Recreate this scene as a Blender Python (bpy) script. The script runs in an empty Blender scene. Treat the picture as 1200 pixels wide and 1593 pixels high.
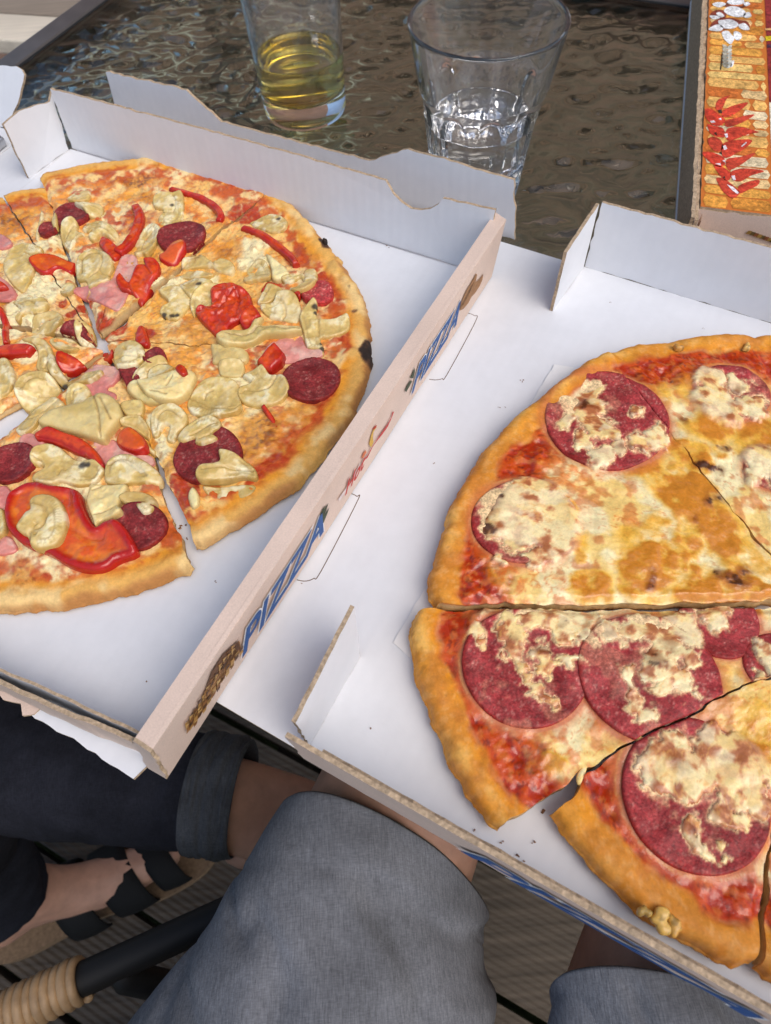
import bpy, bmesh, math, random
import numpy as np
from mathutils import Vector, Matrix

random.seed(7)
rng = np.random.default_rng(7)
SC = bpy.context.scene
COL = SC.collection
T = 0.72                                    # height of the table top above the deck

# ------------------------------------------------------------------ camera
CF, CPIT, CROL, CH = 1066.5353, 1.02733, -0.0805, 0.2848     # focal length in photo pixels, pitch, roll, height above the table
PW, PH = 1200.0, 1593.0
_F = np.array([0, math.cos(CPIT), -math.sin(CPIT)])
_R0 = np.array([1.0, 0, 0]); _U0 = np.cross(_R0, _F)
_R = math.cos(CROL) * _R0 + math.sin(CROL) * _U0
_U = -math.sin(CROL) * _R0 + math.cos(CROL) * _U0
_C = np.array([0, 0, CH + T])
cd = bpy.data.cameras.new('camera'); cam = bpy.data.objects.new('camera', cd); COL.objects.link(cam)
M = Matrix(((_R[0], _U[0], -_F[0], _C[0]), (_R[1], _U[1], -_F[1], _C[1]), (_R[2], _U[2], -_F[2], _C[2]), (0, 0, 0, 1)))
cam.matrix_world = M
cd.sensor_fit = 'VERTICAL'; cd.sensor_height = 24.0
cd.lens = 24.0 * CF / PH
cd.clip_start = 0.02; cd.clip_end = 2000
cd.dof.use_dof = True; cd.dof.focus_distance = 0.33; cd.dof.aperture_fstop = 11.0
SC.camera = cam

# ------------------------------------------------------------------ light
SUN_EL, SUN_AZ = math.radians(55), math.radians(138)          # azimuth measured from +Y towards +X
w = bpy.data.worlds.new('World'); SC.world = w; w.use_nodes = True
nt = w.node_tree; nt.nodes.clear()
wo = nt.nodes.new('ShaderNodeOutputWorld'); bg = nt.nodes.new('ShaderNodeBackground'); sk = nt.nodes.new('ShaderNodeTexSky')
sk.sky_type = 'NISHITA'; sk.sun_disc = False; sk.sun_elevation = SUN_EL; sk.sun_rotation = SUN_AZ
sk.air_density = 1.0; sk.dust_density = 2.5; sk.ozone_density = 1.0
bg.inputs['Strength'].default_value = 0.15
nt.links.new(sk.outputs[0], bg.inputs[0]); nt.links.new(bg.outputs[0], wo.inputs[0])
sd = bpy.data.lights.new('sun', 'SUN'); so = bpy.data.objects.new('sun', sd); COL.objects.link(so)
sd.energy = 1.2; sd.angle = math.radians(50); sd.color = (1.0, 0.955, 0.89)
_sd = Vector((math.sin(SUN_AZ) * math.cos(SUN_EL), math.cos(SUN_AZ) * math.cos(SUN_EL), math.sin(SUN_EL)))
so.rotation_euler = _sd.to_track_quat('Z', 'Y').to_euler()
vs = SC.view_settings
vs.view_transform = 'Standard'; vs.look = 'None'; vs.exposure = 0.30; vs.gamma = 1.0; vs.use_curve_mapping = False
SC.render.engine = 'CYCLES'
SC.cycles.max_bounces = 20; SC.cycles.transmission_bounces = 20; SC.cycles.transparent_max_bounces = 16

# ------------------------------------------------------------------ helpers
def un(px, py, z=0.0):
    """point of the real place seen at photo pixel (px,py), at height z over the table top"""
    d = _F + _R * (px - PW / 2) / CF - _U * (py - PH / 2) / CF
    t = (z + T - _C[2]) / d[2]
    return _C + d * t

def unplane(px, py, P0, N):
    d = _F + _R * (px - PW / 2) / CF - _U * (py - PH / 2) / CF
    P0 = np.asarray(P0, float); N = np.asarray(N, float)
    return _C + d * (((P0 - _C) @ N) / (d @ N))

def tag(o, label=None, cat=None, group=None, kind=None):
    if label: o['label'] = label
    if cat: o['category'] = cat
    if group: o['group'] = group
    if kind: o['kind'] = kind
    return o

ORG = {}
def empty(name, loc, label=None, cat=None, group=None):
    o = bpy.data.objects.new(name, None); COL.objects.link(o); o.location = loc
    o.empty_display_size = 0.02
    ORG[o.name] = np.asarray(loc, float)
    return tag(o, label, cat, group)

def root_of(o):
    while o.parent: o = o.parent
    return o

def obj(name, verts, faces, mats, parent=None, smooth=False, col=None, mi=None, uv=None):
    """one mesh object; verts are world coordinates"""
    V = np.asarray(verts, float)
    off = np.zeros(3)
    if parent is not None:
        off = ORG[root_of(parent).name]
    me = bpy.data.meshes.new(name)
    me.from_pydata((V - off).tolist(), [], faces if isinstance(faces, list) else faces.tolist())
    if not isinstance(mats, (list, tuple)): mats = [mats]
    for m in mats: me.materials.append(m)
    if mi is not None: me.polygons.foreach_set('material_index', np.asarray(mi, np.int32))
    if smooth: me.polygons.foreach_set('use_smooth', np.ones(len(me.polygons), bool))
    if col is not None:
        a = me.color_attributes.new('Col', 'FLOAT_COLOR', 'POINT')
        a.data.foreach_set('color', np.asarray(col, np.float32).ravel())
    if uv is not None:
        a = me.attributes.new('tex', 'FLOAT_VECTOR', 'POINT')
        a.data.foreach_set('vector', np.asarray(uv, np.float32).ravel())
    me.update()
    o = bpy.data.objects.new(name, me); COL.objects.link(o)
    if parent is not None:
        o.parent = parent
    else:
        ORG[o.name] = np.zeros(3)
    return o

# ---- value noise on arrays
def _hash(ix, iy, seed):
    h = (ix.astype(np.int64) * 374761393 + iy.astype(np.int64) * 668265263 + seed * 974634533) & 0xffffffff
    h = ((h ^ (h >> 13)) * 1274126177) & 0xffffffff
    h = (h ^ (h >> 16)) & 0xffffffff
    return h.astype(np.float64) / 4294967295.0
def vnoise(x, y, seed=0):
    x = np.asarray(x, float); y = np.asarray(y, float)
    ix = np.floor(x); iy = np.floor(y); fx = x - ix; fy = y - iy
    ux = fx * fx * fx * (fx * (fx * 6 - 15) + 10); uy = fy * fy * fy * (fy * (fy * 6 - 15) + 10)
    a = _hash(ix, iy, seed); b = _hash(ix + 1, iy, seed); c = _hash(ix, iy + 1, seed); d = _hash(ix + 1, iy + 1, seed)
    return (a * (1 - ux) + b * ux) * (1 - uy) + (c * (1 - ux) + d * ux) * uy
def fbm(x, y, scale, octv=4, seed=0, gain=0.5):
    s = 0; amp = 1; tot = 0; x = np.asarray(x) * scale; y = np.asarray(y) * scale
    for k in range(octv):
        ca, sa = math.cos(0.6 * k + 0.3), math.sin(0.6 * k + 0.3)
        s = s + amp * vnoise(x * ca - y * sa + 17.3 * k, x * sa + y * ca - 9.1 * k, seed + k * 31)
        tot += amp; amp *= gain; x = x * 2.03; y = y * 2.03
    return s / tot
def ss(a, b, x):
    t = np.clip((np.asarray(x, float) - a) / (b - a), 0, 1); return t * t * (3 - 2 * t)
def mixc(c, c2, f):
    f = np.asarray(f)[..., None]; return c * (1 - f) + np.asarray(c2, float) * f

# ---- materials
def mat(name, col=(0.5, 0.5, 0.5), rough=0.5, spec=0.5, metal=0.0, **kw):
    m = bpy.data.materials.new(name); m.use_nodes = True
    b = m.node_tree.nodes['Principled BSDF']
    b.inputs['Base Color'].default_value = (*col, 1); b.inputs['Roughness'].default_value = rough
    b.inputs['Specular IOR Level'].default_value = spec; b.inputs['Metallic'].default_value = metal
    for k, v in kw.items(): b.inputs[k.replace('_', ' ')].default_value = v
    return m
def bsdf(m): return m.node_tree.nodes['Principled BSDF']
def N(m, t, **kw):
    n = m.node_tree.nodes.new(t)
    for k, v in kw.items(): setattr(n, k, v)
    return n
def L(m, a, b): m.node_tree.links.new(a, b)
def coords(m, sx=1, sy=1, sz=1, rot=0.0):
    tc = N(m, 'ShaderNodeTexCoord'); mp = N(m, 'ShaderNodeMapping')
    mp.inputs['Scale'].default_value = (sx, sy, sz); mp.inputs['Rotation'].default_value = (0, 0, rot)
    L(m, tc.outputs['Object'], mp.inputs['Vector']); return mp.outputs[0]
def noise_mul(m, amount=0.2, scale=50, detail=4, vec=None, base_socket=None, rough=0.6):
    """multiply the base colour by 1 +- amount with a noise texture"""
    b = bsdf(m)
    nz = N(m, 'ShaderNodeTexNoise'); nz.inputs['Scale'].default_value = scale; nz.inputs['Detail'].default_value = detail
    nz.inputs['Roughness'].default_value = rough
    L(m, vec if vec else coords(m), nz.inputs['Vector'])
    mr = N(m, 'ShaderNodeMapRange'); mr.inputs['From Min'].default_value = 0.3; mr.inputs['From Max'].default_value = 0.7
    mr.inputs['To Min'].default_value = 1 - amount; mr.inputs['To Max'].default_value = 1 + amount
    L(m, nz.outputs['Fac'], mr.inputs['Value'])
    mx = N(m, 'ShaderNodeVectorMath', operation='MULTIPLY')
    if base_socket is None:
        rgb = N(m, 'ShaderNodeRGB'); rgb.outputs[0].default_value = b.inputs['Base Color'].default_value; base_socket = rgb.outputs[0]
    L(m, base_socket, mx.inputs[0]); L(m, mr.outputs[0], mx.inputs[1])
    L(m, mx.outputs[0], b.inputs['Base Color'])
    return mx.outputs[0]
def bump(m, scale=200, strength=0.3, dist=0.001, detail=4, vec=None, kind='noise'):
    b = bsdf(m); bp = N(m, 'ShaderNodeBump'); bp.inputs['Strength'].default_value = strength; bp.inputs['Distance'].default_value = dist
    if kind == 'noise':
        t = N(m, 'ShaderNodeTexNoise'); t.inputs['Scale'].default_value = scale; t.inputs['Detail'].default_value = detail; o = t.outputs['Fac']
    elif kind == 'wave':
        t = N(m, 'ShaderNodeTexWave'); t.inputs['Scale'].default_value = scale; t.inputs['Distortion'].default_value = 0.4; o = t.outputs['Fac']
    else:
        t = N(m, 'ShaderNodeTexVoronoi'); t.inputs['Scale'].default_value = scale; o = t.outputs['Distance']
    L(m, vec if vec else coords(m), t.inputs['Vector']); L(m, o, bp.inputs['Height'])
    prev = b.inputs['Normal'].links
    if prev: L(m, prev[0].from_socket, bp.inputs['Normal'])
    L(m, bp.outputs[0], b.inputs['Normal'])
def vcol(m):
    a = N(m, 'ShaderNodeAttribute', attribute_name='Col'); return a

def food(name, amount=0.15, nscale=900, bscale=900, bstr=0.35, bdist=0.0006, sss=0.12, rmin=0.28, rmax=0.62, sssr=(1.0, 0.5, 0.25), coat=0.0, spec=0.4):
    m = mat(name, rough=0.5, spec=spec)
    a = vcol(m); b = bsdf(m)
    s_ = noise_mul(m, amount, nscale, 5, None, a.outputs['Color']); noise_mul(m, amount * .8, nscale * .3, 4, None, s_)
    mr = N(m, 'ShaderNodeMapRange'); mr.inputs['To Min'].default_value = rmax; mr.inputs['To Max'].default_value = rmin
    L(m, a.outputs['Alpha'], mr.inputs['Value']); L(m, mr.outputs[0], b.inputs['Roughness'])
    bump(m, bscale, bstr, bdist, 5); bump(m, bscale * 0.28, bstr * 0.7, bdist * 2.2, 3)
    if sss:
        b.inputs['Subsurface Weight'].default_value = sss; b.inputs['Subsurface Scale'].default_value = 0.003
        b.inputs['Subsurface Radius'].default_value = sssr
    b.inputs['Coat Weight'].default_value = coat; b.inputs['Coat Roughness'].default_value = 0.15
    return m

MT = {}
def cardboard():
    m = mat('white_card', (0.70, 0.705, 0.72), 0.62, 0.25); noise_mul(m, 0.025, 90, 4); bump(m, 260, 0.12, 0.0004, 3); bump(m, 40, 0.10, 0.0012, 2); bump(m, 52, 0.06, 0.0008, 2, coords(m, 1, 1, 1, 0.56), 'wave')
    MT['card'] = m
    m = mat('printed_card', (0.68, 0.52, 0.42), 0.6, 0.3); noise_mul(m, 0.09, 22, 4)
    s = bsdf(m).inputs['Base Color'].links[0].from_socket; noise_mul(m, 0.08, 1500, 2, None, s); bump(m, 120, 0.12, 0.0005, 3); MT['print'] = m
    m = mat('kraft_edge', (0.43, 0.315, 0.205), 0.85, 0.1)
    noise_mul(m, 0.35, 700, 3); bump(m, 600, 0.5, 0.0008, 3); MT['edge'] = m
cardboard()
MT['dough'] = food('baked_dough', 0.10, 900, 900, 0.30, 0.0004, 0.08, 0.34, 0.72, spec=0.25)
MT['cheese'] = food('melted_cheese', 0.12, 700, 800, 0.28, 0.0005, 0.12, 0.14, 0.42, spec=0.5)
MT['salami'] = food('cured_salami', 0.42, 900, 1200, 0.5, 0.0005, 0.05, 0.34, 0.6, spec=0.25)
MT['mush'] = food('mushroom_flesh', 0.06, 600, 900, 0.22, 0.0004, 0.2, 0.2, 0.46, (1, .6, .3), spec=0.45)
MT['pepper'] = food('red_pepper', 0.12, 350, 500, 0.16, 0.0004, 0.10, 0.12, 0.38, (1, .2, .1), 0.0, 0.5)
MT['ham'] = food('cooked_ham', 0.10, 500, 600, 0.25, 0.0005, 0.12, 0.25, 0.5)

# ---- polygons
def catmull(P, n=6, closed=True):
    P = np.asarray(P, float); m = len(P); out = []
    rngi = range(m) if closed else range(m - 1)
    for i in rngi:
        if closed: p0, p1, p2, p3 = P[i - 1], P[i], P[(i + 1) % m], P[(i + 2) % m]
        else: p0, p1, p2, p3 = P[max(i - 1, 0)], P[i], P[i + 1], P[min(i + 2, m - 1)]
        for t in np.arange(n) / n:
            out.append(0.5 * ((2 * p1) + (p2 - p0) * t + (2 * p0 - 5 * p1 + 4 * p2 - p3) * t * t + (3 * p1 - p0 - 3 * p2 + p3) * t ** 3))
    if not closed: out.append(P[-1])
    return np.array(out)
def polysdf(x, y, P):
    x = np.asarray(x).ravel(); y = np.asarray(y).ravel()
    A = P; B = np.roll(P, -1, 0)
    d2 = np.full(x.shape, 1e9); ins = np.zeros(x.shape, bool)
    for (ax, ay), (bx, by) in zip(A, B):
        ex, ey = bx - ax, by - ay; wx, wy = x - ax, y - ay
        t = np.clip((wx * ex + wy * ey) / (ex * ex + ey * ey + 1e-18), 0, 1)
        d2 = np.minimum(d2, (wx - ex * t) ** 2 + (wy - ey * t) ** 2)
        c = ((ay > y) != (by > y))
        if abs(ey) > 1e-15: ins ^= c & (x < ax + ex * (y - ay) / ey)
    d = np.sqrt(d2); return np.where(ins, -d, d)
def segdist(x, y, P):
    x = np.asarray(x).ravel(); y = np.asarray(y).ravel(); d2 = np.full(x.shape, 1e9)
    for (ax, ay), (bx, by) in zip(P[:-1], P[1:]):
        ex, ey = bx - ax, by - ay; wx, wy = x - ax, y - ay
        t = np.clip((wx * ex + wy * ey) / (ex * ex + ey * ey + 1e-18), 0, 1)
        d2 = np.minimum(d2, (wx - ex * t) ** 2 + (wy - ey * t) ** 2)
    return np.sqrt(d2)
def strip_poly(P, wd):
    P = catmull(P, 5, False); t = np.gradient(P, axis=0); t /= np.linalg.norm(t, axis=1)[:, None] + 1e-12
    n = np.c_[-t[:, 1], t[:, 0]]; k = np.linspace(0, 1, len(P)); ww = wd * 0.5 * (0.72 + 0.28 * np.sin(np.pi * k))[:, None]
    return np.r_[P + n * ww, (P - n * ww)[::-1]]

def cookie_mesh(P, base, thick, rnd, step=0.0008, side=0.4, clip=None, dish=0.0, dishw=0.003, grooves=(), lump=0.0, seed=0, skirt=0.0015):
    """a thin thing with outline P lying on base(x,y): (verts, faces, edge distance, groove amount, n_top)"""
    lo = P.min(0) - 2 * step; hi = P.max(0) + 2 * step
    gx = np.arange(lo[0], hi[0] + step, step); gy = np.arange(lo[1], hi[1] + step, step)
    X, Y = np.meshgrid(gx, gy, indexing='ij')
    S = polysdf(X, Y, P).reshape(X.shape)
    if clip is not None: S = np.maximum(S, polysdf(X, Y, clip).reshape(X.shape))
    Gx, Gy = np.gradient(S, step); gn = np.sqrt(Gx ** 2 + Gy ** 2) + 1e-9; Gx /= gn; Gy /= gn
    mv = (S > -0.35 * step)
    Xs = np.where(mv, X - Gx * np.clip(S, -step, 2 * step), X); Ys = np.where(mv, Y - Gy * np.clip(S, -step, 2 * step), Y)
    ok = S < 1.05 * step; core = S <= -0.35 * step
    c4 = ok[:-1, :-1] & ok[1:, :-1] & ok[1:, 1:] & ok[:-1, 1:]
    cc = core[:-1, :-1] | core[1:, :-1] | core[1:, 1:] | core[:-1, 1:]
    keep = c4 & cc
    I, J = np.nonzero(keep); ny = X.shape[1]
    q = np.stack([I * ny + J, (I + 1) * ny + J, (I + 1) * ny + J + 1, I * ny + J + 1], 1)
    if len(q) == 0: return None
    used = np.unique(q); rm = -np.ones(X.size, int); rm[used] = np.arange(len(used)); q = rm[q]
    x = Xs.ravel()[used]; y = Ys.ravel()[used]; d = np.clip(-S.ravel()[used], 0, None)
    d = np.where(mv.ravel()[used], 0, d)
    b = base(x, y)
    pr = np.sqrt(1 - (1 - np.clip(d / rnd, 0, 1)) ** 2)
    g = np.zeros(len(x))
    for gp, gw in grooves: g = np.maximum(g, np.exp(-(segdist(x, y, gp) / gw) ** 2))
    z = b + thick * (side + (1 - side) * pr) - dish * ss(dishw * 0.6, dishw * 1.5, d)
    if lump: z = z + lump * ((fbm(x, y, 160, 3, seed + 5) - 0.5) * 2 + .5 * (fbm(x, y, 430, 3, seed + 6) - .5)) * np.clip(d / rnd, 0, 1)
    z = z - g * min(thick * 0.35, 0.0011)
    # skirt
    E = np.concatenate([q[:, [0, 1]], q[:, [1, 2]], q[:, [2, 3]], q[:, [3, 0]]])
    key = np.sort(E, 1); kk = key[:, 0] * 10 ** 7 + key[:, 1]
    _, inv, cnt = np.unique(kk, return_inverse=True, return_counts=True)
    be = E[cnt[inv] == 1]; bv = np.unique(be); mp = -np.ones(len(x), int); mp[bv] = len(x) + np.arange(len(bv))
    V = np.concatenate([np.c_[x, y, z], np.c_[x[bv], y[bv], b[bv] - skirt]])
    f2 = np.stack([be[:, 1], be[:, 0], mp[be[:, 0]], mp[be[:, 1]]], 1)
    return V, np.concatenate([q, f2]).tolist(), np.r_[d, np.zeros(len(bv))], np.r_[g, np.zeros(len(bv))], len(x)

# ---- card sheets: an outline in space, thickness, three materials, a slightly ragged edge
def sheet(name, pts, nrm, th, mats, parent, ragged=0.0003, seed=0, cell=0.004):
    """pts: planar outline (3D). The first face is at the outline, the second is pushed by nrm*th."""
    pts = [np.asarray(p, float) for p in pts]; nrm = np.asarray(nrm, float); nrm = nrm / np.linalg.norm(nrm)
    out = []; r = np.random.default_rng(seed + 100)
    for a, b in zip(pts, pts[1:] + pts[:1]):
        L_ = np.linalg.norm(b - a); n = max(1, int(L_ / cell)) if ragged else 1
        t = (b - a) / (L_ + 1e-12); s = np.cross(t, nrm)
        for k in range(n):
            p = a + (b - a) * k / n
            if 0 < k and ragged: p = p + s * r.normal(0, ragged)
            out.append(p)
    n = len(out); V = [p for p in out] + [p + nrm * th for p in out]
    Fc = [list(range(n))[::-1], list(range(n, 2 * n))] + [[i, (i + 1) % n, n + (i + 1) % n, n + i] for i in range(n)]
    # orientation check
    a = np.zeros(3)
    for i in range(n): a += np.cross(out[i], out[(i + 1) % n])
    if a @ nrm < 0: Fc = [f[::-1] for f in Fc]
    return obj(name, V, Fc, mats, parent, mi=[0, 1] + [2] * n)
def decal(name, polys, nrm, off, m, parent, cols=None):
    """flat print: polygons lifted off their surface"""
    V = []; Fc = []; C = []
    nrm = np.asarray(nrm, float) / np.linalg.norm(nrm)
    for i, P in enumerate(polys):
        k = len(V); V += [np.asarray(p) + nrm * off for p in P]; f = list(range(k, k + len(P)))
        a = np.zeros(3)
        for j in range(len(P)): a += np.cross(P[j], P[(j + 1) % len(P)])
        Fc.append(f if a @ nrm > 0 else f[::-1])
        if cols is not None: C += [(*cols[i], 0.3)] * len(P)
    return obj(name, V, Fc, m, parent, col=C if cols is not None else None)

# ---- lofts and tubes
def loft(name, rings, m, parent=None, cap=True, smooth=True, col=None):
    n = len(rings[0]); V = np.concatenate(rings); Fc = []
    for i in range(len(rings) - 1):
        for j in range(n):
            Fc.append([i * n + j, i * n + (j + 1) % n, (i + 1) * n + (j + 1) % n, (i + 1) * n + j])
    if cap:
        Fc.append(list(range(n))[::-1]); k = (len(rings) - 1) * n; Fc.append(list(range(k, k + n)))
    return obj(name, V, Fc, m, parent, smooth)
def tube_rings(path, rad, n=16, up=(0, 0, 1), squash=1.0):
    path = np.asarray(path, float); t = np.gradient(path, axis=0); t /= np.linalg.norm(t, axis=1)[:, None]
    rad = np.broadcast_to(np.asarray(rad, float), (len(path),)); R = []
    a = np.linspace(0, 2 * np.pi, n, endpoint=False)
    for p, d, r in zip(path, t, rad):
        s = np.cross(d, up); s /= np.linalg.norm(s) + 1e-12; u = np.cross(s, d)
        R.append(p + r * (np.cos(a)[:, None] * s + squash * np.sin(a)[:, None] * u))
    return R
def box_mesh(c, ax, ay, az, hx, hy, hz):
    c = np.asarray(c, float); ax, ay, az = [np.asarray(v, float) for v in (ax, ay, az)]
    V = [c + sx * hx * ax + sy * hy * ay + sz * hz * az for sz in (-1, 1) for sy in (-1, 1) for sx in (-1, 1)]
    return V, [[0, 2, 3, 1], [4, 5, 7, 6], [0, 1, 5, 4], [2, 6, 7, 3], [0, 4, 6, 2], [1, 3, 7, 5]]
def lathe(name, prof, m, parent, c, n=96, smooth=True, rmod=None):
    c = np.asarray(c, float); a = np.linspace(0, 2 * np.pi, n, endpoint=False); V = []; Fc = []
    for (r, z) in prof:
        rr = np.full(n, r) if rmod is None else rmod(r, z, a)
        V.append(np.c_[c[0] + rr * np.cos(a), c[1] + rr * np.sin(a), np.full(n, c[2] + z)])
    k = len(prof)
    for i in range(k - 1):
        for j in range(n): Fc.append([i * n + j, i * n + (j + 1) % n, (i + 1) * n + (j + 1) % n, (i + 1) * n + j])
    Fc.append(list(range(n))[::-1]); Fc.append(list(range((k - 1) * n, k * n)))
    return obj(name, np.concatenate(V), Fc, m, parent, smooth)
def np3(x, y, z): return np.array([x, y, z], float)
# ================================================================== the setting
def wood(name, col, rot, var=0.25, rib=0.0, rough=0.75):
    m = mat(name, col, rough, 0.25)
    v = coords(m, 1.2, 26, 26, rot); s = noise_mul(m, var, 6, 6, v)
    noise_mul(m, 0.18, 3.5, 3, None, s)
    v2 = coords(m, 3, 90, 90, rot); bump(m, 5, 0.35, 0.002, 5, v2)
    if rib:
        v3 = coords(m, 1, 1, 1, rot + math.pi / 2); bump(m, rib, 0.5, 0.003, 2, v3, 'wave')
    return m
# ground far below and around the deck
gm = mat('meadow_soil', (0.06, 0.075, 0.035), 0.95, 0.1); noise_mul(gm, 0.4, 3, 6); bump(gm, 20, 0.6, 0.03, 5)
tag(obj('ground', [(-400, -400, -0.45), (400, -400, -0.45), (400, 400, -0.45), (-400, 400, -0.45)], [[0, 1, 2, 3]], gm), kind='structure')
# deck of ribbed boards, direction read off the gap between two boards
_a = un(170, 1390, -T); _b = un(872, 1552, -T)
DD = un(260, 1450, -T) - un(170, 1390, -T); DD[2] = 0; DD /= np.linalg.norm(DD)
DN = np.array([-DD[1], DD[0], 0])
ang = math.atan2(DD[1], DD[0])
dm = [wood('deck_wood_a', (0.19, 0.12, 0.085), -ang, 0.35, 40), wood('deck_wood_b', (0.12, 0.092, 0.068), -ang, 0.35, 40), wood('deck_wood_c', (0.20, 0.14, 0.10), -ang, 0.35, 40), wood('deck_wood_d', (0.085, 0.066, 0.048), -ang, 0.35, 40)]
deck = empty('deck', (0, 0, -0.05)); tag(deck, kind='structure')
g0 = _a @ DN; pitch = 0.128; gap = 0.009
V, Fc = box_mesh((0, 0, 0), DD, DN, (0, 0, 1), 2.6, (pitch - gap) / 2, 0.014)
ORG[deck.name] = np.array([0, 0, -0.05])
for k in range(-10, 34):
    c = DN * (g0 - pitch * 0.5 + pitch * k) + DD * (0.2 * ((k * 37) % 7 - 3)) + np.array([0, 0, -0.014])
    obj('board', np.asarray(V) + c, Fc, dm[3 if k < 5 else (0, 1, 2, 0, 0, 1, 2)[(k * 3) % 7]], deck)  # nearest boards use a darker wood: shade around the lap put into the colour
jm = mat('joist_wood', (0.03, 0.026, 0.022), 0.9, 0.1)
for k in range(-4, 9):
    V2, F2 = box_mesh(DD * (0.55 * k - 0.8) + DN * 1.4 + np.array([0, 0, -0.08]), DD, DN, (0, 0, 1), 0.03, 2.9, 0.05)
    obj('joist', V2, F2, jm, deck)

# ------------------------------------------------------------------ table with rippled glass
TT = -0.4923; TU = np.array([math.cos(TT), math.sin(TT), 0]); TV = np.array([-math.sin(TT), math.cos(TT), 0])
u0, u1, v0, v1 = -0.5438, 0.80, 0.075, 0.704
tb = empty('glass_table', (*(TU * 0.1 + TV * 0.4)[:2], 0), 'garden table with dark metal frame and rippled glass top under the pizza boxes', 'table')
tg = mat('rippled_glass', (0.58, 0.72, 0.64), 0.03, 0.5, IOR=1.5, Transmission_Weight=1.0)
_tr = N(tg, 'ShaderNodeBsdfTransparent'); _tr.inputs[0].default_value = (0.80, 0.86, 0.83, 1); _mx = N(tg, 'ShaderNodeMixShader'); _mx.inputs[0].default_value = 0.88
L(tg, _tr.outputs[0], _mx.inputs[1]); L(tg, bsdf(tg).outputs[0], _mx.inputs[2])
L(tg, _mx.outputs[0], tg.node_tree.nodes['Material Output'].inputs['Surface'])
st = 0.0036
uu = np.arange(u0, u1 + st, st); vv = np.arange(v0, v1 + st, st); UU, VV = np.meshgrid(uu, vv, indexing='ij')
UX = UU * math.cos(TT) - VV * math.sin(TT); UY = UU * math.sin(TT) + VV * math.cos(TT)
wx = UX + 0.012 * (fbm(UU, VV, 40, 2, 3) - 0.5); wy = UY + 0.012 * (fbm(UU, VV, 40, 2, 8) - 0.5)
hh = fbm(wx * 0.55, wy * 1.25, 78, 2, 21, 0.35)
hh = -0.0058 * np.abs(hh - 0.5) * 2 - 0.0014 * fbm(wx, wy, 120, 2, 51)
ed = np.minimum.reduce([UU - u0, u1 - UU, VV - v0, v1 - VV]); hh = hh * ss(0.0, 0.03, ed) - 0.0006
Pt = UU[..., None] * TU + VV[..., None] * TV; Pt[..., 2] = T + hh
nu, nv = UU.shape; idx = np.arange(nu * nv).reshape(nu, nv)
q = np.stack([idx[:-1, :-1], idx[1:, :-1], idx[1:, 1:], idx[:-1, 1:]], -1).reshape(-1, 4)
Vt = Pt.reshape(-1, 3); Vb = Vt.copy(); Vb[:, 2] = T - 0.008
bo = np.concatenate([idx[:, 0], idx[-1, 1:], idx[-2::-1, -1], idx[0, -2:0:-1]])
k = len(Vt); sf = [[int(a), int(b), int(b) + k, int(a) + k] for a, b in zip(np.roll(bo, -1), bo)]
crn = [int(idx[0, 0]) + k, int(idx[0, -1]) + k, int(idx[-1, -1]) + k, int(idx[-1, 0]) + k]
obj('tabletop', np.concatenate([Vt, Vb]), q.tolist() + (q[:, ::-1] + k).tolist() + sf, tg, tb, smooth=True)
fm = mat('dark_metal', (0.10, 0.09, 0.085), 0.42, 0.5, 0.3); noise_mul(fm, 0.15, 60)
fd = mat('black_rubber', (0.012, 0.012, 0.012), 0.6, 0.3)
def bar(name, ua, va, ub, vb, wdt, hgt, zt, m, par):
    A = TU * ua + TV * va; B = TU * ub + TV * vb; d = B - A; l = np.linalg.norm(d); d /= l; n_ = np.array([-d[1], d[0], 0])
    V_, F_ = box_mesh((A + B) / 2 + np.array([0, 0, T + zt - hgt / 2]), d, n_, (0, 0, 1), l / 2, wdt / 2, hgt / 2)
    o = obj(name, V_, F_, m, par)
    bv = o.modifiers.new('bevel', 'BEVEL'); bv.width = 0.003; bv.segments = 2
    return o
fw = 0.024
for a in ((u0 - fw / 2, v0 - fw, u0 - fw / 2, v1 + fw), (u1 + fw / 2, v0 - fw, u1 + fw / 2, v1 + fw), (u0, v0 - fw / 2, u1, v0 - fw / 2), (u0, v1 + fw / 2, u1, v1 + fw / 2)):
    bar('frame_rail', *a, fw, 0.03, -0.0003, fm, tb)
for a in ((u0 + 0.0015, v0, u0 + 0.0015, v1), (u0, v1 - 0.0015, u1, v1 - 0.0015)):
    bar('gasket', *a, 0.003, 0.006, 0.0002, fd, tb)
for (a, b) in ((u0 + 0.03, v1 - 0.03), (u1 - 0.03, v1 - 0.03), (u0 + 0.03, v0 + 0.03), (u1 - 0.03, v0 + 0.03)):
    c = TU * a + TV * b
    loft('leg', tube_rings([c + np3(0, 0, 0), c + np3(0, 0, 0.35), c + np3(0, 0, T - 0.02)], 0.016, 14, (1, 0, 0)), fm, tb)

# ------------------------------------------------------------------ slatted bench beyond the table
bench = empty('wooden_bench', un(-40, 40, -0.27), 'weathered wooden bench with wide pale slats beyond the table corner', 'bench')
wl = wood('weathered_slat', (0.62, 0.55, 0.44), 0.1, 0.12); wd = wood('grey_slat', (0.27, 0.22, 0.17), 0.1, 0.15)
_bd = un(110, 27, -0.27) - un(0, 20, -0.27); _bd /= np.linalg.norm(_bd); _bn = np.array([-_bd[1], _bd[0], 0])
def slat(ya, yb, m, z=-0.27):
    A = un(0, ya, z); B = un(0, yb, z); wv = abs((A - B) @ _bn); c = (A + B) / 2 - _bd * 0.25
    V_, F_ = box_mesh(c - np3(0, 0, 0.012), _bd, _bn, (0, 0, 1), 0.85, wv / 2, 0.012)
    o = obj('slat', V_, F_, m, bench); b = o.modifiers.new('bevel', 'BEVEL'); b.width = 0.003; b.segments = 2
slat(20, 61, wl); slat(18, -22, wd, -0.285); slat(93, 130, wd)
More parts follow.
